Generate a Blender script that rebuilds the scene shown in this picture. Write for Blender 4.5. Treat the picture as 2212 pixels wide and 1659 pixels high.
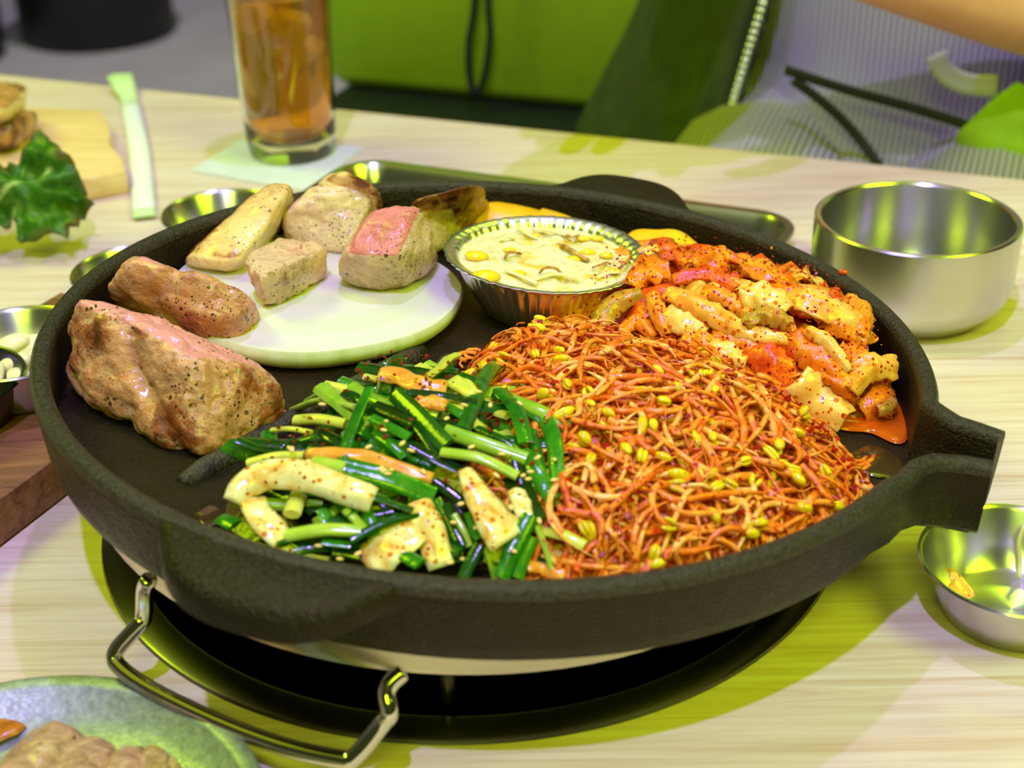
import bpy, bmesh, math, random
from mathutils import Vector, Matrix, Euler, noise
random.seed(7)
for o in list(bpy.data.objects): bpy.data.objects.remove(o)
SC = bpy.context.scene
COL = SC.collection
pi = math.pi

# ------------------------------------------------------------------ camera, world, lamps, exposure
FPX = 3200.0
IW, IH = 2212, 1659
CAM_LOC = Vector((0.00934, -0.57446, 0.36913))
PITCH, ROLL = 0.496325, -0.022226
_fw = Vector((0, math.cos(PITCH), -math.sin(PITCH)))
_r0 = Vector((1, 0, 0)); _u0 = _r0.cross(_fw)
_rt = math.cos(ROLL) * _r0 + math.sin(ROLL) * _u0
_up = -math.sin(ROLL) * _r0 + math.cos(ROLL) * _u0
cd = bpy.data.cameras.new('camera'); cam = bpy.data.objects.new('camera', cd); COL.objects.link(cam)
cam.matrix_world = Matrix(((_rt.x, _up.x, -_fw.x, CAM_LOC.x), (_rt.y, _up.y, -_fw.y, CAM_LOC.y), (_rt.z, _up.z, -_fw.z, CAM_LOC.z), (0, 0, 0, 1)))
cd.sensor_width = 17.28; cd.lens = 25.0; cd.clip_start = 0.01; cd.clip_end = 50
cd.dof.use_dof = True; cd.dof.focus_distance = 0.645; cd.dof.aperture_fstop = 4.2
SC.camera = cam
SC.view_settings.view_transform = 'Standard'; SC.view_settings.look = 'None'
SC.view_settings.exposure = 0.0; SC.view_settings.gamma = 1.0; SC.view_settings.use_curve_mapping = False

w = bpy.data.worlds.new('world'); SC.world = w; w.use_nodes = True
w.node_tree.nodes['Background'].inputs[0].default_value = (0.34, 0.38, 0.10, 1)
w.node_tree.nodes['Background'].inputs[1].default_value = 0.12

def lamp(name, loc, power, col, radius):
    l = bpy.data.lights.new(name, 'POINT'); l.energy = power; l.color = col; l.shadow_soft_size = radius
    o = bpy.data.objects.new(name, l); o.location = loc; COL.objects.link(o); return o
def area(name, loc, target, sx, sy, power, col):
    l = bpy.data.lights.new(name, 'AREA'); l.shape = 'RECTANGLE'; l.size = sx; l.size_y = sy; l.energy = power; l.color = col
    o = bpy.data.objects.new(name, l); o.location = loc
    o.rotation_euler = (Vector(target) - Vector(loc)).to_track_quat('-Z', 'Y').to_euler(); COL.objects.link(o); return o
lamp('ceiling_spot_front', (-0.126, -0.653, 1.60), 90.0, (0.445, 0.335, 0.95), 0.022)
lamp('ceiling_spot_back', (0.062, 0.345, 1.48), 42.0, (0.415, 0.26, 0.95), 0.022)
area('green_neon_right', (1.25, -0.70, 1.60), (0.0, 0.0, 0.0), 0.9, 0.8, 29.0, (0.66, 1.0, 0.012))
area('green_neon_left', (-1.35, 0.75, 1.70), (0.0, 0.0, 0.0), 0.8, 0.6, 26.0, (0.66, 1.0, 0.012))
area('green_neon_front', (-0.25, -1.75, 1.60), (0.0, 0.0, 0.0), 0.7, 0.5, 15.0, (0.66, 1.0, 0.012))
area('green_neon_rear', (0.9, 1.6, 1.9), (0.0, 0.0, 0.0), 0.3, 0.2, 5.0, (0.55, 1.0, 0.012))
area('green_fill_overhead', (0.1, 0.2, 2.4), (0.1, 0.2, 0.0), 4.4, 4.4, 21.0, (0.84, 1.0, 0.01))  # added overhead fill to even out the green, not a real glowing ceiling
sl = bpy.data.lights.new('room_spot', 'SPOT'); sl.energy = 80.0; sl.color = (0.90, 0.80, 1.0); sl.spot_size = 1.5; sl.spot_blend = .6; sl.shadow_soft_size = .05
so = bpy.data.objects.new('room_spot', sl); so.location = (-0.9, 3.1, 1.9); COL.objects.link(so)

# ------------------------------------------------------------------ geometry of the place
def ray(px, py): return (_fw + ((px - IW / 2) / FPX) * _rt - ((py - IH / 2) / FPX) * _up)
def tab(px, py, z=0.0):                      # point on a horizontal plane z above the table
    d = ray(px, py); t = (z - CAM_LOC.z) / d.z
    return CAM_LOC + d * t
def atdist(px, py, dist): return CAM_LOC + ray(px, py) * dist
# the pan leans towards its spout
PTX, PTY, PH = -0.06656, -0.01208, 0.08421
PN = Vector((-PTX, -PTY, 1)).normalized(); PX = Vector((1, 0, PTX)).normalized(); PY = PN.cross(PX)
PC = Vector((0, 0, PH))
FL = -0.028                                   # pan floor below the rim plane
def pw(l): return PC + PX * l[0] + PY * l[1] + PN * l[2]
def pl(px, py, zl):                           # pixel -> pan-local point at local height zl
    d = ray(px, py); p0 = PC + PN * zl
    t = (p0 - CAM_LOC).dot(PN) / d.dot(PN); P = CAM_LOC + d * t - PC
    return Vector((P.dot(PX), P.dot(PY), P.dot(PN)))
def pf(px, py, h=0.0): return pl(px, py, FL + h)
TM, TC = -0.3865, 0.5255                      # back edge of the table: y = TM x + TC
TD = Vector((1, TM, 0)).normalized(); TN = Vector((-TM, 1, 0)).normalized()
def tp(along, away, z):                       # along the table edge / away from the guest side, from the edge
    return Vector((0, TC, 0)) + TD * along + TN * away + Vector((0, 0, z))

# ------------------------------------------------------------------ object helpers
def tag(o, label=None, cat=None, group=None, kind=None):
    if label: o['label'] = label
    if cat: o['category'] = cat
    if group: o['group'] = group
    if kind: o['kind'] = kind
    return o
ORG = {}
def mk(name, V, F, mat, parent=None, smooth=True, mask=None, mats=None, fm=None, sharp=None):
    V = [Vector(v) for v in V]
    lo = Vector((min(v.x for v in V), min(v.y for v in V), min(v.z for v in V)))
    hi = Vector((max(v.x for v in V), max(v.y for v in V), max(v.z for v in V)))
    c = Vector(((lo.x + hi.x) / 2, (lo.y + hi.y) / 2, lo.z))
    me = bpy.data.meshes.new(name)
    me.from_pydata([tuple(v - c) for v in V], [], [tuple(f) for f in F]); me.update()
    if mats:
        for m in mats: me.materials.append(m)
        for p, i in zip(me.polygons, fm): p.material_index = i
    elif mat: me.materials.append(mat)
    if smooth:
        me.polygons.foreach_set('use_smooth', [True] * len(me.polygons))
        if sharp: me.set_sharp_from_angle(angle=math.radians(sharp))
    if mask:
        a = me.color_attributes.new('mask', 'FLOAT_COLOR', 'POINT')
        a.data.foreach_set('color', [x for m in mask for x in (m[0], m[1], m[2], 1.0)])
    o = bpy.data.objects.new(name, me); COL.objects.link(o)
    par = parent
    if par is not None:
        o.parent = par; o.location = c - ORG[par.name]
    else: o.location = c
    ORG[o.name] = c
    return o
def empty(name, loc):
    o = bpy.data.objects.new(name, None); COL.objects.link(o); o.location = loc; ORG[o.name] = Vector(loc); return o

class MB:
    def __init__(s): s.V = []; s.F = []; s.M = []
    def add(s, vf, m=None):
        b = len(s.V); s.V += list(vf[0]); s.F += [tuple(i + b for i in f) for f in vf[1]]
        if m is not None: s.M += [m] * len(vf[0])
        return s
def frames(P):
    n = len(P); T = []
    for i in range(n):
        t = (P[min(i + 1, n - 1)] - P[max(i - 1, 0)])
        T.append(t.normalized() if t.length > 1e-9 else Vector((1, 0, 0)))
    return T
def smoothpath(P, k=4):
    """Catmull-Rom through the points"""
    P = [Vector(p) for p in P]
    if len(P) < 3:
        return [P[0].lerp(P[-1], i / k) for i in range(k + 1)]
    Q = [P[0] * 2 - P[1]] + P + [P[-1] * 2 - P[-2]]; out = []
    for i in range(1, len(Q) - 2):
        a, b, c, d = Q[i - 1:i + 3]
        for j in range(k):
            t = j / k
            out.append(0.5 * ((2 * b) + (c - a) * t + (2 * a - 5 * b + 4 * c - d) * t * t + (3 * b - a - 3 * c + d) * t ** 3))
    out.append(P[-1]); return out
def tube(P, R, n=6, closed=False, flat=1.0, up=None):
    """swept ellipse; flat = thickness / width; up = direction of the thin axis"""
    P = [Vector(p) for p in P]; T = frames(P); V = []; F = []; N = len(P)
    if not hasattr(R, '__len__'): R = [R] * N
    u = None
    for i in range(N):
        t = T[i]
        if closed: t = (P[(i + 1) % N] - P[i - 1]).normalized()
        if up is not None: ref = Vector(up)
        elif u is None: ref = Vector((0, 0, 1)) if abs(t.z) < .9 else Vector((1, 0, 0))
        else: ref = u
        s = t.cross(ref)
        s = s.normalized() if s.length > 1e-6 else t.orthogonal().normalized()
        u = s.cross(t).normalized()
        for k in range(n):
            a = 2 * pi * k / n
            V.append(P[i] + s * (R[i] * math.cos(a)) + u * (R[i] * flat * math.sin(a)))
    M = N if closed else N - 1
    for i in range(M):
        for k in range(n):
            a = i * n + k; b = i * n + (k + 1) % n; j = (i + 1) % N
            F.append((a, b, j * n + (k + 1) % n, j * n + k))
    if not closed:
        F.append(tuple(range(n - 1, -1, -1))); F.append(tuple((N - 1) * n + k for k in range(n)))
    return V, F
def lathe(prof, n=64, c=(0, 0, 0), mod=None, closed=False):
    """prof: (r, z) list"""
    c = Vector(c); V = []; F = []; m = len(prof)
    for j, (r, z) in enumerate(prof):
        for k in range(n):
            a = 2 * pi * k / n; rr = r * (mod(a, j) if mod else 1)
            V.append(c + Vector((rr * math.cos(a), rr * math.sin(a), z)))
    for j in range(m - 1 if not closed else m):
        for k in range(n):
            F.append((j * n + k, j * n + (k + 1) % n, ((j + 1) % m) * n + (k + 1) % n, ((j + 1) % m) * n + k))
    if not closed:
        if prof[0][0] > 1e-6 : F.append(tuple(range(n - 1, -1, -1)))
        if prof[-1][0] > 1e-6: F.append(tuple((m - 1) * n + k for k in range(n)))
    return V, F
def ellipsoid(c, ax, n=10, m=7):
    c = Vector(c); V = []; F = []
    A = [Vector(a) for a in ax]
    for j in range(m + 1):
        t = pi * j / m
        for k in range(n):
            a = 2 * pi * k / n
            V.append(c + A[0] * math.sin(t) * math.cos(a) + A[1] * math.sin(t) * math.sin(a) + A[2] * math.cos(t))
    for j in range(m):
        for k in range(n):
            F.append((j * n + k, (j + 1) * n + k, (j + 1) * n + (k + 1) % n, j * n + (k + 1) % n))
    return V, F
def prism(poly, z0, z1, bev=0.0, seg=2):
    """poly: list of (x,y); top edge rounded by bev (inwards)"""
    n = len(poly); C = Vector((sum(p[0] for p in poly) / n, sum(p[1] for p in poly) / n))
    ins = []
    area2 = sum(poly[i][0] * poly[(i + 1) % n][1] - poly[(i + 1) % n][0] * poly[i][1] for i in range(n))
    sg = 1 if area2 > 0 else -1
    for i in range(n):
        a = Vector(poly[i - 1][:2]); b = Vector(poly[i][:2]); d = Vector(poly[(i + 1) % n][:2])
        t = (d - a)
        t = t.normalized() if t.length > 1e-9 else Vector((1, 0))
        ins.append(Vector((-t.y, t.x)) * sg)
    rings = [(0, z0)]
    if bev > 0:
        rings = [(bev * .7, z0), (0, z0 + bev * .7)]
        for s in range(seg + 1):
            a = pi / 2 * s / seg
            rings.append((bev * (1 - math.cos(a)), z1 - bev + bev * math.sin(a)))
    else: rings.append((0, z1))
    V = []; F = []
    for off, z in rings:
        for i in range(n):
            q = Vector(poly[i][:2]) + ins[i] * off; V.append(Vector((q.x, q.y, z)))
    for j in range(len(rings) - 1):
        for i in range(n):
            F.append((j * n + i, j * n + (i + 1) % n, (j + 1) * n + (i + 1) % n, (j + 1) * n + i))
    F.append(tuple(range(n - 1, -1, -1))); F.append(tuple((len(rings) - 1) * n + i for i in range(n)))
    return V, F
def rrect(w, h, r, k=6):
    P = []
    for cx, cy, a0 in ((w / 2 - r, h / 2 - r, 0), (-w / 2 + r, h / 2 - r, pi / 2), (-w / 2 + r, -h / 2 + r, pi), (w / 2 - r, -h / 2 + r, 1.5 * pi)):
        for i in range(k + 1):
            a = a0 + pi / 2 * i / k; P.append((cx + r * math.cos(a), cy + r * math.sin(a)))
    return P
def cubegrid(n):
    """surface grid of the unit cube [-1,1]^3 with merged seams -> points, quads, face id per quad"""
    idx = {}; V = []; F = []; ID = []
    def vid(p):
        k = tuple(round(x * n) for x in p)
        if k not in idx: idx[k] = len(V); V.append(Vector(p))
        return idx[k]
    for ax in range(3):
        for s in (-1, 1):
            for i in range(n):
                for j in range(n):
                    q = []
                    for di, dj in ((0, 0), (1, 0), (1, 1), (0, 1)):
                        p = [0, 0, 0]; p[ax] = s; p[(ax + 1) % 3] = -1 + 2 * (i + di) / n; p[(ax + 2) % 3] = -1 + 2 * (j + dj) / n
                        q.append(vid(p))
                    if s < 0: q.reverse()
                    F.append(tuple(q)); ID.append((ax, s))
    return V, F, ID
def hexa(corners, n=14, rnd=0.28, amp=0.003, sc=45.0, seed=0, paint=None, fold=0.0, foldfreq=3.0, conv=None, floor=None, crease=.25, stripe=0.0, stripef=6.0, sg=.42):
    """rounded, lumpy block through eight corners (bottom fl, fr, br, bl, top fl, fr, br, bl), pan-local; paint: {(axis,sign): (pink, sear, fat)}"""
    n = int(n * 1.7)
    cv, cf, cid = cubegrid(n)
    c = [Vector(x) for x in corners]
    def tri(p):
        u, v, w_ = (p[0] + 1) / 2, (p[1] + 1) / 2, (p[2] + 1) / 2
        b = c[0].lerp(c[1], u).lerp(c[3].lerp(c[2], u), v); t = c[4].lerp(c[5], u).lerp(c[7].lerp(c[6], u), v)
        return b.lerp(t, w_)
    cen = tri((0, 0, 0)); out = []; KS = []; off = Vector((seed * 3.17, seed * 1.31, seed * .77))
    for p in cv:
        L = (abs(p.x) ** 6 + abs(p.y) ** 6 + abs(p.z) ** 6) ** (1 / 6)
        sph = p / p.length
        q = (p / L).lerp(sph * 1.22, rnd) * 1.11
        P = tri(q); d = (P - cen).normalized()
        k = noise.noise((P + off) * sc) * amp + noise.noise((P + off) * sc * 2.7) * amp * .45 + noise.noise((P + off) * sc * 7) * amp * .16
        rr_ = 1 - abs(noise.noise(Vector((P.x * 46, P.y * 120, P.z * 60)) + off)) * 2.2; k -= amp * crease * max(0, rr_) ** 5
        rr_ = 1 - abs(noise.noise(Vector((P.x * 150, P.y * 70, P.z * 130)) - off)) * 2.2; k -= amp * crease * .45 * max(0, rr_) ** 4
        KS.append(2.6 * (noise.noise((P + off) * sc) + .55 * noise.noise((P + off) * sc * 2.7)) + (stripe * math.sin(stripef * (p.x - .45 * p.z + .25 * noise.noise((P + off) * 40))) if stripe else 0) - .9 * max(0, rr_) ** 4)
        if fold: k += -fold * max(0, math.sin(foldfreq * (p.x + .5 * p.z + .35 * noise.noise((P + off) * 30))))**6
        P2 = P + d * k
        fz = FL + .0003 if floor is None else floor
        if P2.z < fz: P2.z = fz
        out.append(P2)
    ms = [[0, 0, 0, 0] for _ in cv]
    for f, i in zip(cf, cid):
        v = (paint or {}).get(i, (0, .5, 0))
        for k in f:
            for z in range(3): ms[k][z] += v[z]
            ms[k][3] += 1
    return [(conv or pw)(p) for p in out], cf, [(m[0] / m[3], m[1] / m[3] + sg * k_ * (.35 + m[1] / m[3]), m[2] / m[3]) for m, k_ in zip(ms, KS)]
def ribbon(path, width, thick=0.0025, m=5, curl=0.0, wave=0.0, wf=6.0, roll=0.0, taper=None, seed=0.0, upv=(0, 0, 1), ragged=0.0):
    """thin solid strip along a path; curl bends it across its width, wave ripples its edges"""
    P = [Vector(p) for p in path]; T = frames(P); N = len(P); V = []; F = []
    up = Vector(upv).normalized()
    top = []; bot = []
    for i in range(N):
        t = T[i]; s = t.cross(up)
        s = s.normalized() if s.length > 1e-6 else t.orthogonal()
        u = s.cross(t).normalized()
        ca, sa = math.cos(roll), math.sin(roll); s2 = s * ca + u * sa; u2 = u * ca - s * sa
        f = i / (N - 1); wv = width * (taper(f) if taper else 1.0)
        for j in range(m):
            e = -1 + 2 * j / (m - 1)
            nz = noise.noise(Vector((f * wf + seed * 7.3, e * 1.3 + seed * 2.1, seed)))
            rg = 1 + ragged * noise.noise(Vector((f * wf * 2.3 + seed, e * 2 + 9, seed * 3)))
            d = curl * wv * .5 * (1 - e * e) + wave * nz * (0.35 + .65 * abs(e))
            q = P[i] + s2 * (e * wv * .5 * rg) + u2 * d
            th = thick * (1.0 - .55 * abs(e) ** 3) * (.5 if i in (0, N - 1) else 1)
            top.append(q + u2 * th * .5); bot.append(q - u2 * th * .5)
    V = top + bot; K = N * m
    for i in range(N - 1):
        for j in range(m - 1):
            a = i * m + j; b = a + 1; c = a + m + 1; d = a + m
            F.append((a, d, c, b)); F.append((K + a, K + b, K + c, K + d))
    for i in range(N - 1):
        a = i * m; F.append((a, K + a, K + a + m, a + m))
        a = i * m + m - 1; F.append((a, a + m, K + a + m, K + a))
    for j in range(m - 1):
        F.append((j, j + 1, K + j + 1, K + j)); a = (N - 1) * m + j; F.append((a, K + a, K + a + 1, a + 1))
    return V, F

# ------------------------------------------------------------------ materials
def srgb(r, g, b):
    f = lambda c: (c / 255 / 12.92) if c / 255 <= .04045 else ((c / 255 + .055) / 1.055) ** 2.4
    return (f(r), f(g), f(b), 1)
class NT:
    def __init__(s, name):
        s.m = bpy.data.materials.new(name); s.m.use_nodes = True; s.t = s.m.node_tree; s.n = s.t.nodes; s.l = s.t.links
        s.b = s.n['Principled BSDF']; s.co = None
    def node(s, t, **k):
        x = s.n.new(t)
        for a, v in k.items(): setattr(x, a, v)
        return x
    def coord(s, kind='Object'):
        c = s.node('ShaderNodeTexCoord'); return c.outputs[kind]
    def mapping(s, scale=(1, 1, 1), rot=(0, 0, 0), src=None):
        m = s.node('ShaderNodeMapping'); m.inputs['Scale'].default_value = scale; m.inputs['Rotation'].default_value = rot
        s.l.new(src or s.coord(), m.inputs['Vector']); return m.outputs[0]
    def noise(s, scale, detail=4, rough=.6, vec=None, dist=0):
        x = s.node('ShaderNodeTexNoise'); x.inputs['Scale'].default_value = scale; x.inputs['Detail'].default_value = detail
        x.inputs['Roughness'].default_value = rough; x.inputs['Distortion'].default_value = dist
        s.l.new(vec or s.coord(), x.inputs['Vector']); return x.outputs['Fac']
    def voro(s, scale, vec=None, out='Distance', rnd=1.0):
        x = s.node('ShaderNodeTexVoronoi'); x.inputs['Scale'].default_value = scale; x.inputs['Randomness'].default_value = rnd
        s.l.new(vec or s.coord(), x.inputs['Vector']); return x.outputs[out]
    def ramp(s, fac, stops, interp='LINEAR'):
        r = s.node('ShaderNodeValToRGB'); e = r.color_ramp.elements; r.color_ramp.interpolation = interp
        while len(e) < len(stops): e.new(.5)
        for x, (p, c) in zip(e, stops):
            x.position = p; x.color = c if len(c) == 4 else (*c, 1)
        s.l.new(fac, r.inputs[0]); return r.outputs[0]
    def mix(s, fac, a, b, mode='MIX'):
        m = s.node('ShaderNodeMix', data_type='RGBA', blend_type=mode)
        for sock, v in ((m.inputs[0], fac), (m.inputs[6], a), (m.inputs[7], b)):
            if hasattr(v, 'links') or hasattr(v, 'is_linked'): s.l.new(v, sock)
            else: sock.default_value = v
        return m.outputs[2]
    def math(s, op, a, b=0.0, clamp=False):
        m = s.node('ShaderNodeMath', operation=op); m.use_clamp = clamp
        for sock, v in ((m.inputs[0], a), (m.inputs[1], b)):
            if hasattr(v, 'is_linked'): s.l.new(v, sock)
            else: sock.default_value = v
        return m.outputs[0]
    def bump(s, h, strength=.3, dist=.001, prev=None):
        b = s.node('ShaderNodeBump'); b.inputs['Strength'].default_value = strength; b.inputs['Distance'].default_value = dist
        s.l.new(h, b.inputs['Height'])
        if prev is not None: s.l.new(prev, b.inputs['Normal'])
        s.l.new(b.outputs[0], s.b.inputs['Normal']); return b.outputs[0]
    def set(s, **k):
        names = dict(col='Base Color', rough='Roughness', metal='Metallic', spec='Specular IOR Level', coat='Coat Weight', coatr='Coat Roughness', trans='Transmission Weight', ior='IOR', sss='Subsurface Weight', aniso='Anisotropic', sheen='Sheen Weight', alpha='Alpha')
        for a, v in k.items():
            i = s.b.inputs[names[a]]
            if hasattr(v, 'is_linked'): s.l.new(v, i)
            else: i.default_value = v
        return s
def simple(name, col, rough=.5, **k):
    t = NT(name); t.set(col=col if len(col) == 4 else (*col, 1), rough=rough, **k); return t.m
def sss(t, w_, rad=(.004, .002, .001)):
    t.b.inputs['Subsurface Weight'].default_value = w_; t.b.inputs['Subsurface Radius'].default_value = (1, .5, .25); t.b.inputs['Subsurface Scale'].default_value = rad[0]

def m_wood_table():
    t = NT('light_wood_laminate'); rot = (0, 0, math.atan(.32))
    v = t.mapping((2.2, 55, 55), rot); n1 = t.noise(3.0, 6, .62, v, .8)
    v2 = t.mapping((.5, 8, 8), rot); n2 = t.noise(2.0, 3, .5, v2, 1.2)
    v3 = t.mapping((6, 320, 320), rot); n3 = t.noise(2.0, 3, .6, v3)
    c = t.ramp(n1, [(.30, srgb(202, 168, 142)), (.44, srgb(220, 196, 176)), (.58, srgb(228, 209, 196)), (.75, srgb(232, 217, 207))])
    c = t.mix(t.ramp(n2, [(.38, (.0, .0, .0)), (.7, (1, 1, 1))]), c, t.mix(.35, c, srgb(212, 178, 146)))
    c = t.mix(t.ramp(n3, [(.33, (.35, .35, .35)), (.5, (0, 0, 0))]), c, srgb(190, 150, 118))
    t.set(col=c, rough=.42, spec=.35); t.bump(n3, .08, .0004); return t.m
def m_walnut():
    t = NT('walnut_board'); v = t.mapping((7, 60, 60), (0, 0, -1.1)); n1 = t.noise(3, 5, .6, v, .6)
    t.set(col=t.ramp(n1, [(.3, srgb(96, 58, 30)), (.55, srgb(142, 93, 52)), (.75, srgb(166, 114, 68))]), rough=.5); t.bump(n1, .1, .0005); return t.m
def m_palewood():
    t = NT('pale_board'); v = t.mapping((6, 50, 50), (0, 0, .3)); n1 = t.noise(3, 4, .6, v, .6)
    t.set(col=t.ramp(n1, [(.3, srgb(222, 178, 110)), (.6, srgb(240, 205, 148))]), rough=.5); return t.m
def m_iron():
    t = NT('black_cast_iron'); n1 = t.noise(700, 2, .6); n2 = t.noise(130, 4, .6); n3 = t.noise(16, 3, .5)
    t.set(col=t.ramp(n3, [(.35, (.004, .003, .002)), (.65, (.009, .007, .0045))]), rough=t.ramp(n2, [(.3, (.30, .30, .30)), (.7, (.46, .46, .46))]), spec=.32)
    b = t.bump(n2, .2, .0008); t.bump(n1, 1.0, .0011, b); t.b.inputs['Specular Tint'].default_value = (1, .76, .42, 1); return t.m
def m_ironfloor():
    t = NT('oiled_cast_iron'); n1 = t.noise(1000, 3, .7); n2 = t.noise(60, 4, .6); n3 = t.noise(22, 4, .6)
    c = t.ramp(n3, [(.35, (.008, .005, .003)), (.58, (.014, .009, .005)), (.78, (.06, .018, .005))])
    t.set(col=c, rough=t.ramp(n2, [(.35, (.2, .2, .2)), (.65, (.42, .42, .42))]), spec=.42)
    t.bump(n1, 1.0, .0013); t.b.inputs['Specular Tint'].default_value = (1, .70, .38, 1); return t.m
def m_steel(name, rough=.27, aniso=.0, col=(.62, .60, .56, 1), brushed=None):
    t = NT(name); t.set(col=col, metal=1.0, rough=rough, aniso=aniso)
    if aniso:
        tg = t.node('ShaderNodeTangent', direction_type='RADIAL', axis='Z'); t.l.new(tg.outputs[0], t.b.inputs['Tangent']); t.b.inputs['Anisotropic Rotation'].default_value = .25
    if brushed:
        v = t.mapping(brushed); n = t.noise(1.0, 3, .6, v); t.bump(n, .12, .0003)
    return t.m
def m_zinc():
    t = NT('speckled_zinc'); n = t.noise(260, 4, .75); n2 = t.noise(700, 2, .6)
    t.set(col=t.ramp(n, [(.3, (.20, .215, .21)), (.7, (.40, .415, .40))]), metal=.85, rough=t.ramp(n2, [(.3, (.42, .42, .42)), (.7, (.6, .6, .6))])); t.bump(n2, .2, .0003); return t.m
def m_meat(name, base, sear, pink=srgb(226, 140, 132), fat=srgb(244, 214, 150), rough=.36, pepper=.5, sc=1.0):
    t = NT(name); a = t.node('ShaderNodeVertexColor', layer_name='mask'); sp = t.node('ShaderNodeSeparateColor'); t.l.new(a.outputs[0], sp.inputs[0])
    n1 = t.noise(38 * sc, 6, .65, dist=.6); n2 = t.noise(110 * sc, 5, .7); n3 = t.noise(420, 4, .75)
    fib = t.noise(1.0, 4, .6, t.mapping((60, 520, 160), (.4, .3, .9)))
    c = t.ramp(n1, [(.28, base[0]), (.5, base[1]), (.72, base[2])])
    c = t.mix(t.math('MULTIPLY', t.ramp(fib, [(.42, (0, 0, 0)), (.62, (1, 1, 1))]), .55), c, base[2])
    nn = t.math('ADD', t.math('MULTIPLY', t.math('SUBTRACT', n1, .5), 2.6), t.math('MULTIPLY', t.math('SUBTRACT', n2, .5), 1.5))
    nl = t.noise(17 * sc, 3, .55)
    c = t.mix(t.math('MULTIPLY', t.ramp(nl, [(.42, (0, 0, 0)), (.62, (1, 1, 1))]), .55), c, sear[2] if len(sear) > 2 else srgb(178, 128, 44))
    s_ = t.math('ADD', t.math('SUBTRACT', sp.outputs[1], .55), nn)
    c = t.mix(t.ramp(s_, [(.02, (0, 0, 0)), (.40, (.85, .85, .85))]), c, sear[1])
    c = t.mix(t.ramp(s_, [(.42, (0, 0, 0)), (.85, (.9, .9, .9))]), c, sear[0])
    vn = t.math('ABSOLUTE', t.math('SUBTRACT', t.noise(26 * sc, 2, .5, dist=1.5), .5))
    c = t.mix(t.ramp(vn, [(.0, (.28, .28, .28)), (.03, (0, 0, 0))]), c, fat)
    f_ = t.math('ADD', t.math('MULTIPLY', sp.outputs[2], 1.25), t.math('MULTIPLY', nn, .5))
    c = t.mix(t.ramp(f_, [(.4, (0, 0, 0)), (.75, (1, 1, 1))]), c, fat)
    p_ = t.math('ADD', t.math('MULTIPLY', sp.outputs[0], 1.3), t.math('MULTIPLY', nn, .32))
    c = t.mix(t.ramp(p_, [(.5, (0, 0, 0)), (.72, (1, 1, 1))]), c, t.mix(n1, pink, t.mix(.4, pink, srgb(236, 170, 160))))
    for vs, th_, dens in ((460, .30, .20), (900, .34, .30), (230, .13, .08)):
        vc = t.node('ShaderNodeTexVoronoi'); vc.inputs['Scale'].default_value = vs; t.l.new(t.coord(), vc.inputs['Vector'])
        sc2 = t.node('ShaderNodeSeparateColor'); t.l.new(vc.outputs['Color'], sc2.inputs[0])
        thr = t.math('MULTIPLY', sc2.outputs[1], th_ * 1.6); clump = t.ramp(t.noise(30, 3, .6), [(.38, (.05, .05, .05)), (.62, (1, 1, 1))])
        pep = t.math('MULTIPLY', t.math('MULTIPLY', t.math('LESS_THAN', vc.outputs['Distance'], thr), t.math('GREATER_THAN', sc2.outputs[0], 1 - pepper * dens * 2)), clump)
        c = t.mix(pep, c, srgb(70, 38, 14))
    t.set(col=c, rough=t.ramp(n3, [(.3, (rough * .5,) * 3), (.7, (rough * 1.2,) * 3)]), spec=.5)
    b = t.bump(fib, .5, .0010); b = t.bump(n2, .6, .0020, b); t.bump(n3, .7, .0009, b); sss(t, .10); t.set(coat=.35, coatr=.16); return t.m
def m_food(name, stops, sc=60, rough=.28, bump=.4, bd=.0008, detail=5, coat=.0, ssw=0.0, fine=500, rand=0.0, stretch=None, spec=.5, speck=None):
    t = NT(name); vec = None
    if stretch: vec = t.mapping(stretch)
    n1 = t.noise(sc, detail, .65, vec, .5)
    if rand:
        oi = t.node('ShaderNodeObjectInfo'); n1 = t.math('ADD', n1, t.math('MULTIPLY', t.math('SUBTRACT', oi.outputs['Random'], .5), rand))
    n2 = t.noise(fine, 3, .7)
    c = t.ramp(n1, stops)
    for scol, vs, th_, dens in (speck or ()):
        vc = t.node('ShaderNodeTexVoronoi'); vc.inputs['Scale'].default_value = vs; t.l.new(t.coord(), vc.inputs['Vector'])
        sp2 = t.node('ShaderNodeSeparateColor'); t.l.new(vc.outputs['Color'], sp2.inputs[0])
        m1 = t.math('LESS_THAN', vc.outputs['Distance'], t.math('MULTIPLY', sp2.outputs[1], th_)); m2 = t.math('GREATER_THAN', sp2.outputs[0], 1 - dens)
        c = t.mix(t.math('MULTIPLY', m1, m2), c, scol)
    t.set(col=c, rough=t.ramp(n2, [(.3, (rough * .6,) * 3), (.7, (rough * 1.5,) * 3)]), spec=spec, coat=coat, coatr=.08)
    b = t.bump(n1, bump, bd * 1.5); t.bump(n2, bump, bd * .6, b)
    if ssw: sss(t, ssw)
    return t.m

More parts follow.
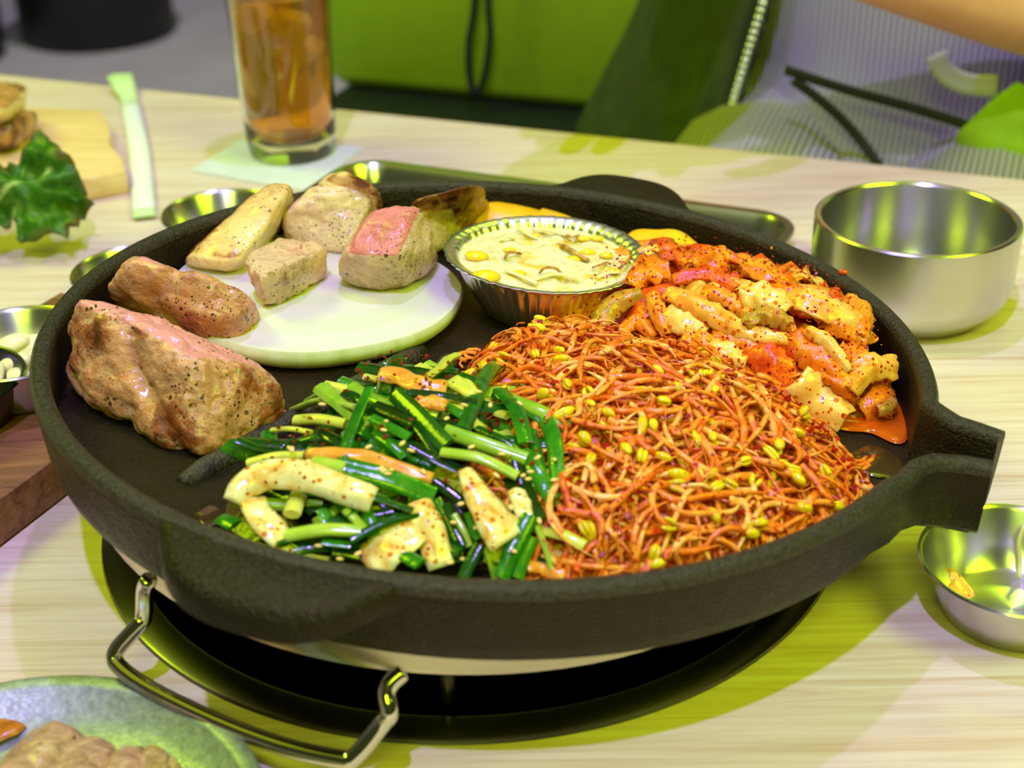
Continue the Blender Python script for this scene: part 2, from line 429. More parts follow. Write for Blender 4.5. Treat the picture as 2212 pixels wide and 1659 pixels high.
M = {}
M['table'] = m_wood_table(); M['walnut'] = m_walnut(); M['palewood'] = m_palewood()
M['iron'] = m_iron(); M['ironfloor'] = m_ironfloor()
def m_worn_lit(name, c0, c1, rough, spec):
    t = NT(name); n1 = t.noise(620, 3, .65); n2 = t.noise(1300, 2, .6)
    t.set(col=t.ramp(n1, [(.36, c0), (.62, c1)]), rough=rough, spec=spec); b = t.bump(n1, 1.0, .0013); t.bump(n2, .6, .0006, b)
    t.b.inputs['Specular Tint'].default_value = (1, .86, .68, 1); return t.m
M['worn'] = m_worn_lit('worn_iron_rim', (.005, .0035, .002), (.036, .027, .021), .34, .55)
M['ridge'] = m_worn_lit('lit_ridge_iron', (.012, .010, .006), (.055, .046, .032), .32, .6)  # lighter iron colour stands in for light on the ridge tops
M['steel'] = m_steel('brushed_steel', .26, .75); M['steelplain'] = m_steel('satin_steel', .22, 0, (.6, .58, .54, 1)); M['chrome'] = m_steel('chrome_wire', .07, 0, (.72, .68, .6, 1))
M['ringsteel'] = m_steel('ring_steel', .24, .8, (.22, .20, .185, 1)); M['wellsteel'] = m_steel('sooty_steel', .34, .3, (.16, .14, .11, 1))
M['zinc'] = m_zinc(); M['foil'] = m_steel('aluminium_foil', .28, 0, (.92, .91, .89, 1), (300, 300, 300))
M['steak'] = m_meat('seared_pork', (srgb(202, 122, 64), srgb(220, 148, 98), srgb(236, 184, 142)), (srgb(84, 32, 4), srgb(154, 70, 12), srgb(160, 100, 26)))
M['cube'] = m_meat('peppered_pork', (srgb(218, 164, 126), srgb(232, 184, 150), srgb(240, 206, 174)), (srgb(120, 86, 40), srgb(164, 124, 74), srgb(176, 150, 92)), pink=srgb(222, 112, 108), pepper=.8)
M['belly'] = m_meat('pork_belly', (srgb(226, 160, 84), srgb(238, 190, 120), srgb(244, 212, 152)), (srgb(104, 42, 5), srgb(172, 86, 18), srgb(228, 176, 98)), rough=.24, pepper=.25)
M['dark'] = m_meat('dark_seared_pork', (srgb(180, 112, 50), srgb(200, 140, 70), srgb(214, 164, 90)), (srgb(64, 24, 6), srgb(120, 54, 14), srgb(196, 150, 50)), rough=.26, pepper=.2)
M['cooked'] = m_meat('cooked_pork', (srgb(150, 104, 72), srgb(182, 136, 100), srgb(204, 162, 124)), (srgb(96, 62, 32), srgb(140, 96, 58), srgb(150, 116, 64)), pepper=.2)

# ------------------------------------------------------------------ the room
def box(lo, hi):
    x0, y0, z0 = lo; x1, y1, z1 = hi
    V = [(x0, y0, z0), (x1, y0, z0), (x1, y1, z0), (x0, y1, z0), (x0, y0, z1), (x1, y0, z1), (x1, y1, z1), (x0, y1, z1)]
    return [Vector(v) for v in V], [(3, 2, 1, 0), (4, 5, 6, 7), (0, 1, 5, 4), (1, 2, 6, 5), (2, 3, 7, 6), (3, 0, 4, 7)]
tf = NT('grey_floor'); nf = tf.noise(6, 4, .6); tf.set(col=tf.ramp(nf, [(.3, (.50, .45, .52)), (.7, (.60, .54, .62))]), rough=.5)
tag(mk('floor', *box((-4, -2.5, -.76), (4, 6, -.72)), tf.m, smooth=False), kind='structure')
mw = simple('wall_paint', (.35, .33, .30), .7)
tag(mk('wall_back', *box((-4, 6, -.72), (4, 6.1, 2.0)), mw, smooth=False), kind='structure')
tag(mk('wall_left', *box((-4.1, -2.5, -.72), (-4, 6, 2.0)), mw, smooth=False), kind='structure')

# table with a round hole for the burner
RC = Vector((-0.0102, -0.0002, 0)); RO, RI = 0.1660, 0.1515
n = 96; V = []; F = []
cor = [tp(-1.05, -1.15, 0), tp(1.05, -1.15, 0), tp(1.05, 0, 0), tp(-1.05, 0, 0)]
hole = [RC + Vector((math.cos(2 * pi * k / n), math.sin(2 * pi * k / n), 0)) * (RO - .004) for k in range(n)]
def edgehit(k):
    d = (hole[k] - RC).normalized(); best = 9
    for i in range(4):
        a, b = cor[i], cor[(i + 1) % 4]; e = b - a
        den = d.x * e.y - d.y * e.x
        if abs(den) < 1e-9: continue
        q = a - RC; t = (q.x * e.y - q.y * e.x) / den; s = (q.x * d.y - q.y * d.x) / den
        if t > 0 and -1e-6 <= s <= 1 + 1e-6: best = min(best, t)
    return RC + d * best
out = [edgehit(k) for k in range(n)]
for c in cor:                                  # snap the nearest ray ends to the true corners
    k = min(range(n), key=lambda i: (out[i] - c).length); out[k] = c.copy()
th = Vector((0, 0, -.035))
for L in (hole, out, [p + th for p in out], [p + th for p in hole]): V += L
for r in range(4):
    for k in range(n):
        F.append((r * n + k, r * n + (k + 1) % n, ((r + 1) % 4) * n + (k + 1) % n, ((r + 1) % 4) * n + k))
F = [f[::-1] for f in F]
table = empty('dining_table', tp(0, -.57, -.72))
tag(table, 'long restaurant table with pale wood grain top and round burner hole', 'table')
mk('tabletop', V, F, M['table'], table, smooth=False)
eb = MB()
for i in range(4):
    a, b = cor[i], cor[(i + 1) % 4]; d = (b - a).normalized(); o_ = Vector((d.y, -d.x, 0)) * .0015
    eb.add(([a + o_, b + o_, b + o_ + th, a + o_ + th, a, b, b + th, a + th], [(0, 3, 2, 1), (4, 5, 6, 7), (0, 1, 5, 4), (2, 3, 7, 6), (1, 2, 6, 5), (0, 4, 7, 3)]))
mk('edge_band', eb.V, eb.F, simple('edge_band', srgb(214, 178, 132), .5), table, smooth=False)
legm = simple('black_metal_leg', (.03, .03, .03), .4)
for a in (-.95, .95):
    for b in (-1.07, -.08):
        p = tp(a, b, -.72); mk('leg', *box((p.x - .025, p.y - .025, -.72), (p.x + .025, p.y + .025, -.035)), legm, table, smooth=False)

# burner sunk in the table: trim ring, well, burner head
burner = empty('table_burner', RC + Vector((0, 0, -.07)))
tag(burner, 'round steel burner ring sunk into the table under the pan', 'burner')
mk('trim_ring', *lathe([(RO, .0003), (RO - .0006, .0016), (RO - .002, .002), (RI + .002, .002), (RI, .0012), (RI - .0005, -.006), (RO - .006, -.006), (RO - .005, .0003)], 128, RC, closed=True), M['ringsteel'], burner, sharp=40)
mk('well', *lathe([(RI - .0005, -.004), (RI - .006, -.012), (RI - .012, -.045), (RI - .03, -.06), (.0, -.062), (.0, -.066), (RI - .026, -.064), (RI - .008, -.046), (RI - .003, -.012), (RI - .0004, -.004)], 96, RC), M['wellsteel'], burner, sharp=40)
mk('burner_head', *lathe([(.001, -.030), (.045, -.030), (.052, -.036), (.052, -.05), (.03, -.062), (.001, -.062)], 48, RC), simple('burner_black', (.02, .02, .02), .5), burner, sharp=40)

# carrier: steel band the pan sits in, with its wire handle
carrier = empty('pan_carrier', pw((-.012, -.004, -.058)))
tag(carrier, 'low round steel carrier under the pan with bent chrome wire handle', 'stand')
bc = (-.012, -.004, 0)
prof = [(.1625, -.0350), (.1612, -.0350), (.1590, -.044), (.1570, -.0555), (.148, -.0575), (.120, -.0580), (.120, -.0592), (.149, -.0590), (.1575, -.0580), (.1592, -.0562), (.1588, -.0535), (.1602, -.0450)]
v, f_ = lathe(prof, 96, bc, closed=True)
mk('band', [pw(p) for p in v], f_, m_steel('carrier_steel', .2, 0, (.62, .55, .42, 1)), carrier, sharp=40)
legs = MB()
for a in (0.5, 2.6, 4.7):
    p = pw((bc[0] + .135 * math.cos(a), bc[1] + .135 * math.sin(a), -.0595))
    mk('foot', *tube([p, Vector((RC.x + (p.x - RC.x) * .93, RC.y + (p.y - RC.y) * .93, -.058))], .003, 8), M['wellsteel'], carrier)
hp = [tab(322, 1252, .050), tab(313, 1275, .044), tab(311, 1330, .034), tab(300, 1350, .031), tab(250, 1408, .022), tab(258, 1440, .018), tab(330, 1492, .014), tab(470, 1560, .012), tab(610, 1612, .012), tab(735, 1640, .014), tab(768, 1632, .016), tab(826, 1562, .026), tab(842, 1540, .031), tab(836, 1500, .036), tab(845, 1476, .039), tab(872, 1452, .042)]
mk('wire_handle', *tube(smoothpath(hp, 5), .0033, 10), M['chrome'], carrier)

# ------------------------------------------------------------------ the pan
pan = empty('griddle_pan', pw((0, 0, -.0345)))
tag(pan, 'round black cast iron pan tilted on the carrier full of meat and vegetables', 'pan')
RW = .1865                                     # wall centre line radius at the rim
ftip0, ntip0 = pl(2166, 936, 0), pl(2146, 1001, 0)
fs, ns = pl(2030, 868, 0), pl(1928, 1052, 0)
a_f, a_n = math.atan2(fs.y, fs.x), math.atan2(ns.y, ns.x)
path = [ntip0.to_2d(), pl(2085, 990, 0).to_2d(), pl(2020, 985, 0).to_2d(), pl(1982, 998, 0).to_2d(), pl(1955, 1024, 0).to_2d()]
a1 = a_n; a2 = a_f - 2 * pi
if a1 < a2: a1 += 2 * pi
K = 110
for i in range(K + 1):
    a = a1 + (a2 - a1) * i / K; path.append(Vector((RW * math.cos(a), RW * math.sin(a))))
path += [pl(2040, 886, 0).to_2d(), pl(2068, 903, 0).to_2d(), pl(2115, 918, 0).to_2d(), ftip0.to_2d()]
def sweep(path, prof):
    """prof: closed (offset outwards, z)"""
    N = len(path); m = len(prof); V = []; F = []
    for i in range(N):
        t = (path[min(i + 1, N - 1)] - path[max(i - 1, 0)]).normalized(); nrm = Vector((-t.y, t.x))
        for o_, z in prof:
            q = path[i] + nrm * o_; V.append(Vector((q.x, q.y, z)))
    for i in range(N - 1):
        for k in range(m):
            F.append((i * m + k, i * m + (k + 1) % m, (i + 1) * m + (k + 1) % m, (i + 1) * m + k))
    F.append(tuple(range(m - 1, -1, -1))); F.append(tuple((N - 1) * m + k for k in range(m)))
    return V, F
# walking clockwise, so +normal points outwards
wprof = [(-.0046, -.0285), (-.0040, -.012), (-.0036, -.0022), (-.0026, -.0006), (0, .0), (.0026, -.0006), (.0037, -.0022), (.0036, -.006), (.0006, -.026), (-.0010, -.0312), (-.0036, -.0338), (-.0090, -.0344)]
V, F = sweep(path, wprof)
mk('wall', [pw(p) for p in V], F, M['iron'], pan, sharp=60)
V, F = sweep(path, [(-.0039, -.0040), (-.0037, -.0018), (-.0026, -.0001), (0, .0006), (.0026, -.0001), (.0038, -.0018), (.0040, -.0044), (.0, -.0030)])
mk('rim', [pw(p) for p in V], F, M['worn'], pan, sharp=60)['label'] = 'worn grey grainy rim edge'
fl = [pl(2140, 1003, 0).to_2d()] + [p * 1.0 for p in path[1:5]]
N = 96; V = []; F = []
inner = []
for i, p in enumerate(path):
    t = (path[min(i + 1, len(path) - 1)] - path[max(i - 1, 0)]).normalized(); nrm = Vector((-t.y, t.x)); inner.append(p - nrm * .003)
m_ = len(inner)
V = [pw((p.x, p.y, FL)) for p in inner] + [pw((p.x * .985, p.y * .985, -.0342)) for p in inner] + [pw((0, 0, FL)), pw((0, 0, -.0342))]
for i in range(m_):
    j = (i + 1) % m_
    F += [(2 * m_, j, i), (2 * m_ + 1, m_ + i, m_ + j), (i, j, m_ + j, m_ + i)]
mk('pan_floor', V, F, M['ironfloor'], pan, smooth=False)
def ridge(a, b, w_=.0048, h=.0062):
    a = a.copy(); b = b.copy(); d = (b - a).normalized(); P = []; R = []
    for i in range(15):
        f = i / 14; P.append(a.lerp(b, f)); e = min(f, 1 - f) * (b - a).length
        x_ = min(1, .25 + e / w_); R.append(w_ * math.sqrt(x_ * (2 - x_)))
    V, F = tube(P, R, 10, flat=h / w_, up=(0, 0, 1)); return [pw(v) for v in V], F
mk('ridge', *ridge(pf(393, 1046), pf(914, 762)), M['ridge'], pan)
mk('ridge', *ridge(pf(978, 778), pf(800, 990)), M['ridge'], pan)
mk('ridge', *ridge(pf(1040, 770), pf(1560, 900)), M['ironfloor'], pan)
def lug(ang, half, ext, base=.184, seed=0, dip=.006):
    """rounded tab handle cast on the rim"""
    P = []; k = 22
    u = Vector((math.cos(ang), math.sin(ang))); v = Vector((-u.y, u.x))
    for i in range(k + 1):
        f = -1 + 2 * i / k; b = max(0, 1 - abs(f) ** 3.4) ** .62
        r = math.sqrt(max(0, (RW + .0015) ** 2 - (f * half * 1.12) ** 2))
        P.append(u * (r + ext * b) + v * (f * half * (1.12 if b < .3 else 1.0)))
    for i in range(k, -1, -1):
        f = -1 + 2 * i / k; r = math.sqrt(.1835 ** 2 - (f * half) ** 2); P.append(u * r + v * (f * half))
    V, F = prism([(p.x, p.y) for p in P], -.013, -.0002, .0045, 3)
    out = []
    for q in V:
        r = q.to_2d().length; e = max(0, (r - .186)) / ext
        out.append(pw((q.x, q.y, q.z - dip * e * e)))
    return out, F
mk('handle', *lug(math.radians(-112.3), .043, .0225), M['iron'], pan, sharp=50)
mk('handle', *lug(math.radians(68.0), .039, .0245, dip=-.004), M['iron'], pan, sharp=50)

# ------------------------------------------------------------------ meat, onion, corn cheese
PEP = simple('pepper', (.02, .013, .008), .35); PEPG = simple('mustard_seed', srgb(196, 160, 50), .4)
def meat(name, label, cat, mat, corners, pepper=40, seed=1, group=None, psize=.0007, **k):
    V, F, mk_ = hexa(corners, seed=seed, **k)
    o = mk(name, V, F, mat, mask=mk_)
    tag(o, label, cat, group)
    if pepper:
        rd = random.Random(seed); b = MB(); me = o.data; org = ORG[o.name]
        polys = [p for p in me.polygons if p.normal.y < .35 or p.normal.z > .3]
        for _ in range(pepper):
            p = rd.choice(polys); vs = [me.vertices[i].co for i in p.vertices]
            a, c_ = rd.random(), rd.random(); q = vs[0].lerp(vs[1], a).lerp(vs[-1].lerp(vs[2], a), c_) + org
            r = psize * .55 * rd.choice((.3, .35, .4, .5, .6, .7, 1, 1.6)); ax = Euler((rd.random() * 6, rd.random() * 6, rd.random() * 6)).to_matrix()
            b.add(ellipsoid(q, [ax @ Vector((r, 0, 0)), ax @ Vector((0, r * .7, 0)), ax @ Vector((0, 0, r * .6))], 6, 4))
        tag(mk('pepper', b.V, b.F, PEP, o), kind='stuff')
    return o
P = pf
# big slab in front: leaning face towards the guest
c = [P(120, 850, 0), P(455, 1000, 0), P(640, 880, .002), P(250, 760, 0), P(160, 640, .050), P(400, 735, .046), P(600, 790, .022), P(250, 645, .048)]
c = [P(135, 870, 0), P(440, 1010, 0), P(625, 905, .0), Vector((-.140, .045, FL)),
     P(152, 645, .043), P(415, 762, .040), P(598, 800, .020), P(268, 652, .043)]
meat('pork_steak', 'largest thick seared pork piece with pepper, leaning at the pan edge beside the long ridge', 'meat', M['steak'], c, 150, 3,
     n=26, rnd=.26, amp=.0050, sc=34, fold=.004, foldfreq=4.0, sg=.55, paint={(1, -1): (0, .56, .06), (2, 1): (.74, .2, .1), (0, -1): (.05, .5, .1), (0, 1): (0, .6, .1), (1, 1): (.8, .1, 0)}, psize=.0010)
c = [P(262, 690, .004), P(500, 745, .0), P(562, 690, .0), Vector((-.160, .105, FL)),
     P(232, 655, .022), P(505, 702, .024), P(560, 650, .034), P(285, 545, .048)]
c = [P(250, 690, .0), P(490, 765, .0), P(560, 715, .0), Vector((-.165, .11, FL)),
     P(240, 622, .026), P(478, 690, .026), P(552, 632, .032), P(290, 548, .046)]
meat('pork_steak', 'striped seared pork piece with a thin pink edge, behind the largest pork piece', 'meat', M['steak'], c, 60, 9,
     n=22, rnd=.2, amp=.0036, sc=40, fold=.003, foldfreq=4.5, stripe=1.0, stripef=5.5, paint={(1, -1): (0, .40, 0), (2, 1): (.3, .35, .15), (0, 1): (.45, .15, .1), (1, 1): (1.0, 0, 0), (0, -1): (.1, .4, 0)}, psize=.0009)

# onion slice
to = NT('onion_slice'); wv = to.node('ShaderNodeTexWave', wave_type='RINGS', rings_direction='Z'); wv.inputs['Scale'].default_value = 10; wv.inputs['Distortion'].default_value = 1.6; wv.inputs['Detail'].default_value = 2
to.l.new(to.coord(), wv.inputs['Vector'])
a_ = to.node('ShaderNodeVertexColor', layer_name='mask'); s_ = to.node('ShaderNodeSeparateColor'); to.l.new(a_.outputs[0], s_.inputs[0])
vs_ = to.noise(1.0, 3, .6, to.mapping((140, 140, 10)))
cc = to.mix(to.ramp(wv.outputs['Fac'], [(.40, (0, 0, 0)), (.62, (1, 1, 1))]), srgb(218, 208, 208), srgb(213, 209, 196))
cs = to.ramp(vs_, [(.35, srgb(214, 226, 158)), (.65, srgb(238, 243, 206))])
cc = to.mix(s_.outputs[0], cc, cs); to.set(col=cc, rough=.24, spec=.5); to.bump(vs_, .12, .0006); sss(to, .35, (.008,))
oc = Vector((-.0835, .0745)); ob = .0655
prof = [(.001, -.0002), (ob - .006, 0), (ob - .001, .0022), (ob + .0026, .0075), (ob + .0032, .0125), (ob + .0022, .0158), (ob - .0005, .0165), (ob - .009, .0170), (ob - .0094, .0173), (ob - .022, .0178), (ob - .0224, .0180), (.02, .0184), (.001, .0184)]
v, f_ = lathe(prof, 96, (0, 0, 0), mod=lambda a, j: 1 + .018 * math.sin(3 * a + 1) + .008 * math.sin(7 * a) + (.004 * noise.noise(Vector((math.cos(a) * 9, math.sin(a) * 9, j * .4)))))
mk_ = []
for q in v:
    mk_.append((1.0 if q.z < .0150 else (.5 if q.z < .0162 else 0.0), 0, 0))
tag(mk('onion_slice', [pw((oc.x + q.x * 1.02, oc.y + q.y, FL + .0003 + q.z * .72)) for q in v], f_, to.m, mask=mk_, sharp=50), 'thick round white onion slice with pale green rim under the pork cubes', 'onion')

OT = .0136                                     # top of the onion slice above the floor
c = [P(558, 655, OT), P(590, 668, OT), P(716, 600, OT), P(660, 560, OT), P(528, 560, OT + .020), P(562, 600, OT + .020), P(708, 530, OT + .018), P(600, 510, OT + .020)]
meat('pork_cube', 'small greyish peppered pork cube with pointed corner, front of the onion slice', 'meat', M['cube'], c, 60, 5, group='pork cubes',
     n=16, rnd=.22, amp=.0030, sc=60, paint={(2, 1): (.42, .1, 0), (1, -1): (0, .55, 0), (0, 1): (0, .4, .1), (0, -1): (.2, .3, 0)})
c = [P(728, 612, OT), P(888, 628, OT), P(960, 560, OT), P(790, 520, OT), P(745, 548, OT + .022), P(862, 552, OT + .024), P(912, 442, OT + .038), P(795, 448, OT + .037)]
meat('pork_cube', 'pork cube with raw rose pink top and grey peppered sides on the onion slice', 'meat', M['cube'], c, 70, 8, group='pork cubes',
     n=18, rnd=.26, amp=.0028, sc=55, paint={(2, 1): (1.0, 0, 0), (1, -1): (.28, .25, 0), (0, 1): (.1, .2, .1), (0, -1): (.3, .2, 0), (1, 1): (.2, .2, 0)})
c = [P(612, 520, .012), P(735, 560, .012), P(812, 480, .012), P(690, 450, .012), P(618, 450, .034), P(795, 448, .034), P(815, 405, .042), P(672, 398, .042)]
meat('pork_cube', 'pale pork cube with grill striped face, right of the golden belly strip', 'meat', M['cube'], c, 30, 12, group='pork cubes',
     n=16, rnd=.22, amp=.0026, sc=55, paint={(2, 1): (.1, .3, .5), (1, -1): (.3, .15, .1), (0, 1): (.2, .2, 0), (1, 1): (0, 1, 0)})
c = [P(680, 425, .034), P(812, 460, .026), P(822, 420, .026), P(740, 395, .03), P(695, 388, .044), P(812, 425, .040), P(800, 395, .048), P(742, 366, .050)]
meat('pork_piece', 'browned crusty pork piece topping the pale striped cube at the rear rim', 'meat', M['belly'], c, 20, 15,
     n=14, rnd=.25, amp=.0022, sc=60, paint={(2, 1): (0, 1, 0), (1, -1): (0, .3, .7), (0, 1): (0, .9, 0), (0, -1): (0, .3, .6)})
c = [P(405, 575, .004), P(522, 605, .004), P(622, 480, .006), P(545, 470, .006), P(400, 552, .022), P(520, 560, .024), P(640, 400, .044), P(585, 385, .044)]
meat('pork_belly', 'long golden strip of pork belly with creamy fat, sloping up to the rear rim', 'meat', M['belly'], c, 25, 18,
     n=20, rnd=.24, amp=.0020, sc=60, paint={(2, 1): (0, .6, .35), (1, -1): (0, .3, .6), (0, 1): (0, .25, .75), (0, -1): (0, 1.2, 0), (1, 1): (0, 1.2, 0)})
c = [P(935, 560, .002), P(1010, 520, .002), P(1058, 470, .002), P(920, 470, .004), P(895, 455, .030), P(975, 452, .028), P(1052, 395, .042), P(890, 430, .038)]
meat('pork_piece', 'dark browned pork chunk with yellow fatty side behind the foil cup', 'meat', M['dark'], c, 15, 21,
     n=16, rnd=.22, amp=.0026, sc=60, paint={(2, 1): (0, .75, 0), (1, -1): (0, .3, .55), (0, 1): (0, 1.0, 0), (0, -1): (0, .8, 0), (1, 1): (0, 1, 0)})

# foil cup with corn cheese
fc = Vector((.0272, .0868)); FH = .0285
def crimp(a, j):
    k = (0.0, .010, .020, .022, .018, .008, .0, 0, .008, .02, .018, .008, 0)
    return 1 + k[min(j, 12)] * (math.sin(46 * a + .8 * math.sin(5 * a)) * .75 + .35 * math.sin(23 * a + 2))
prof = [(.001, .0002), (.0275, .0002), (.0300, .0018), (.0345, .0098), (.0395, .0190), (.0432, .0262), (.0440, .0275), (.0468, .0277), (.0484, .0288), (.0486, .0296), (.0476, .0300), (.0462, .0291), (.0438, .0287), (.0424, .0270), (.0388, .0190), (.0338, .0100), (.0290, .0024), (.001, .0012)]
def crimp2(a, j):
    k = [0, .006, .014, .022, .024, .018, .008, .006, .010, .010, .008, .006, .006, .016, .024, .022, .014, 0]
    return 1 + k[j] * (math.sin(52 * a + .9 * math.sin(5 * a)) * .7 + .4 * math.sin(26 * a + 2 + 2 * math.sin(3 * a)))
v, f_ = lathe(prof, 364, (0, 0, 0), mod=crimp2)
cup = mk('foil_cup', [pw((fc.x + q.x * 1.015, fc.y + q.y, FL + .0003 + q.z + .0006 * math.sin(math.atan2(q.y, q.x) * 2) * (q.z > .02))) for q in v], f_, M['foil'], sharp=70)
tag(cup, 'crimped aluminium foil cup holding corn cheese in the pan', 'cup')
tc = NT('melted_cheese'); n1 = tc.noise(70, 5, .6, dist=.7); n2 = tc.noise(160, 4, .6)
cc = tc.ramp(n1, [(.3, srgb(224, 200, 118)), (.5, srgb(230, 220, 182)), (.62, srgb(230, 198, 96)), (.76, srgb(222, 166, 54))])
cc = tc.mix(tc.ramp(tc.noise(48, 5, .7, dist=1.0), [(.63, (0, 0, 0)), (.74, (1, 1, 1))]), cc, srgb(170, 112, 36))
tc.set(col=cc, rough=.25); tc.bump(n2, .5, .0015); sss(tc, .25, (.005,))
V = []; F = []; nr, na = 18, 60
for i in range(nr + 1):
    for k in range(na):
        r = .0428 * i / nr; a = 2 * pi * k / na; x, y = r * math.cos(a), r * math.sin(a)
        f = i / nr
        z = .0262 + .0030 * (1 - f * f) + .0026 * noise.noise(Vector((x * 90, y * 90, 3))) * (1 - f ** 4) + .0016 * noise.noise(Vector((x * 230, y * 230, 8))) * (1 - f ** 6)
        V.append(pw((fc.x + x * 1.0, fc.y + y, FL + z)))
b0 = len(V)
for k in range(na):
    a = 2 * pi * k / na; V.append(pw((fc.x + .028 * math.cos(a), fc.y + .028 * math.sin(a), FL + .004)))
for i in range(nr):
    for k in range(na): F.append((i * na + k, (i + 1) * na + k, (i + 1) * na + (k + 1) % na, i * na + (k + 1) % na))
for k in range(na): F.append((nr * na + k, b0 + k, b0 + (k + 1) % na, nr * na + (k + 1) % na))
F.append(tuple(b0 + k for k in range(na))[::-1])
cheese = mk('corn_cheese', V, F, tc.m); tag(cheese, 'pale melted corn cheese with browned spots in the foil cup', 'cheese')
mcorn = m_food('sweetcorn', [(.3, srgb(246, 190, 10)), (.7, srgb(255, 214, 50))], 60, .2, .2)
mbrown = m_food('browned_cheese', [(.3, srgb(110, 62, 18)), (.55, srgb(206, 150, 60)), (.75, srgb(240, 210, 130))], 200, .28, .4)
mshred = m_food('cheese_shred', [(.3, srgb(250, 222, 130)), (.7, srgb(255, 244, 200))], 120, .28, .3)
for (px, py, r) in ((1030, 553, 1.3), (1050, 596, 1.5), (1240, 560, .9), (1310, 552, .8), (1150, 510, .9), (1290, 515, .8), (1120, 590, .8), (1325, 585, .8), (1205, 535, .8), (1270, 545, .9), (1100, 540, .7), (1260, 515, .8)):
    q = P(px, py, .0288); rr = .0031 * r
    mk('corn_kernel', *ellipsoid(pw(q), [PX * rr * 1.5, PY * rr, PN * rr * .55], 10, 6), mcorn, cheese)
def arcpts(pts, h): return [pw(P(x, y, h + dz)) for x, y, dz in pts]
for pts, w_, mm in (([(1205, 528, 0), (1225, 535, .002), (1262, 558, .001), (1270, 560, 0)], .0024, mbrown), ([(1165, 590, 0), (1178, 578, .003), (1200, 580, .003), (1215, 592, 0)], .0018, mbrown),
                    ([(1150, 605, 0), (1200, 592, .001), (1250, 600, 0)], .0022, mshred), ([(1090, 560, 0), (1100, 545, .003), (1125, 548, .001)], .0020, mbrown), ([(1120, 490, 0), (1140, 505, .002), (1160, 515, 0)], .0022, mshred),
                    ([(1280, 578, 0), (1295, 572, .002), (1312, 566, 0)], .0016, mbrown), ([(1095, 585, 0), (1130, 598, .001), (1160, 612, 0)], .0022, mshred), ([(1335, 580, 0), (1350, 570, .001), (1362, 552, 0)], .0014, mbrown),
                    ([(1150, 495, 0), (1200, 500, .002), (1230, 512, 0)], .002, mshred), ([(1215, 505, 0), (1235, 512, .002), (1250, 508, 0)], .0016, mbrown), ([(1290, 600, 0), (1310, 590, .001), (1340, 588, 0)], .0018, mshred), ([(1080, 520, 0), (1095, 512, .002), (1110, 516, 0)], .0018, mshred)):
    mk('cheese_shred', *tube(smoothpath(arcpts(pts, .0292), 4), w_ * .55, 6, flat=.6), mm, cheese)

# yellow sweet potato slices
msq = m_food('sweet_potato', [(.3, srgb(246, 168, 8)), (.55, srgb(252, 190, 24)), (.75, srgb(250, 204, 60))], 50, .3, .25, ssw=.15)
def slab(name, label, px, py, rx, ry, h, tilt, seed):
    c_ = P(px, py, h); V, F = lathe([(.001, -.005), (.85, -.005), (.97, -.003), (1.0, 0), (.97, .003), (.88, .0045), (.001, .005)], 40, (0, 0, 0), mod=lambda a, j: 1 + .12 * math.sin(2 * a + seed) + .05 * math.sin(5 * a + seed))
    E_ = Euler(tilt).to_matrix(); out = []
    for q in V:
        p = c_ + E_ @ Vector((q.x * rx, q.y * ry, q.z)); p.z = max(p.z, FL + .0004); out.append(pw(p))
    tag(mk(name, out, F, msq, sharp=60), label, 'vegetable')
slab('sweet_potato_slice', 'yellow sweet potato slice behind the kimchi, right of the foil cup', 1430, 548, .020, .016, .010, (.55, .1, -.3), 1)
slab('sweet_potato_slice', 'yellow sweet potato slice behind the foil cup beside the dark pork chunk', 1105, 478, .021, .014, .010, (.45, 0, .2), 2)
slab('sweet_potato_slice', 'small yellow sweet potato slice peeking over the rear of the foil cup', 1205, 485, .012, .010, .009, (.5, .1, 0), 3)

# ------------------------------------------------------------------ vegetables in the pan
def zone(p, c, sx, sy):
    fx = (p[0] - c[0]) / sx; fy = (p[1] - c[1]) / sy
    a = 'front' if fy < -.33 else ('rear' if fy > .33 else ''); b = 'left' if fx < -.33 else ('right' if fx > .33 else '')
    return (a + ' ' + b).strip() or 'middle'
def facing(d):
    a = abs(math.degrees(math.atan2(d[1], d[0]))) % 180
    return 'crosswise' if a < 25 or a > 155 else ('pointing at the guest' if 65 < a < 115 else 'slanting')
def mound(bl):
    def h(x, y):
        v = 0.0
        for cx, cy, rx, ry, hh, rot in bl:
            dx, dy = x - cx, y - cy; c_, s_ = math.cos(rot), math.sin(rot)
            d = ((dx * c_ + dy * s_) / rx) ** 2 + ((-dx * s_ + dy * c_) / ry) ** 2
            if d < 1: v = max(v, hh * (1 - d) ** .45)
        return v
    return h
def on(mh, px, py, extra=0.0):               # pixel -> point on the surface of a heap
    h = .015
    for _ in range(8):
        q = P(px, py, h + extra); h = .5 * h + .5 * mh(q.x, q.y)
    return P(px, py, h + extra)
SPR = mound([(.064, -.055, .074, .076, .034, .2), (.055, -.098, .072, .052, .026, 0), (.092, -.075, .060, .058, .024, 0), (.035, -.005, .045, .040, .028, .3)])
CHV = mound([(-.030, -.072, .068, .064, .030, 0), (-.045, -.098, .060, .048, .024, .2), (.005, -.085, .050, .060, .026, 0), (-.030, -.040, .050, .034, .020, .3)])
KIM = mound([(.108, .060, .066, .058, .036, -.4), (.140, .042, .048, .056, .030, .2), (.090, .090, .055, .045, .030, 0), (.155, .012, .034, .034, .022, 0), (.068, .062, .036, .034, .028, 0)])
_cm = CHV; _ra, _rb = pf(393, 1046).to_2d(), pf(914, 762).to_2d(); _rd = (_rb - _ra).normalized(); _rn = Vector((_rd.y, -_rd.x))
def CHV(x, y): return _cm(x, y) * max(0.0, min(1.0, ((Vector((x, y)) - _ra).dot(_rn) - .006) / .016))
def inside(x, y, m=.004): return math.hypot(x, y) < .1795 - m

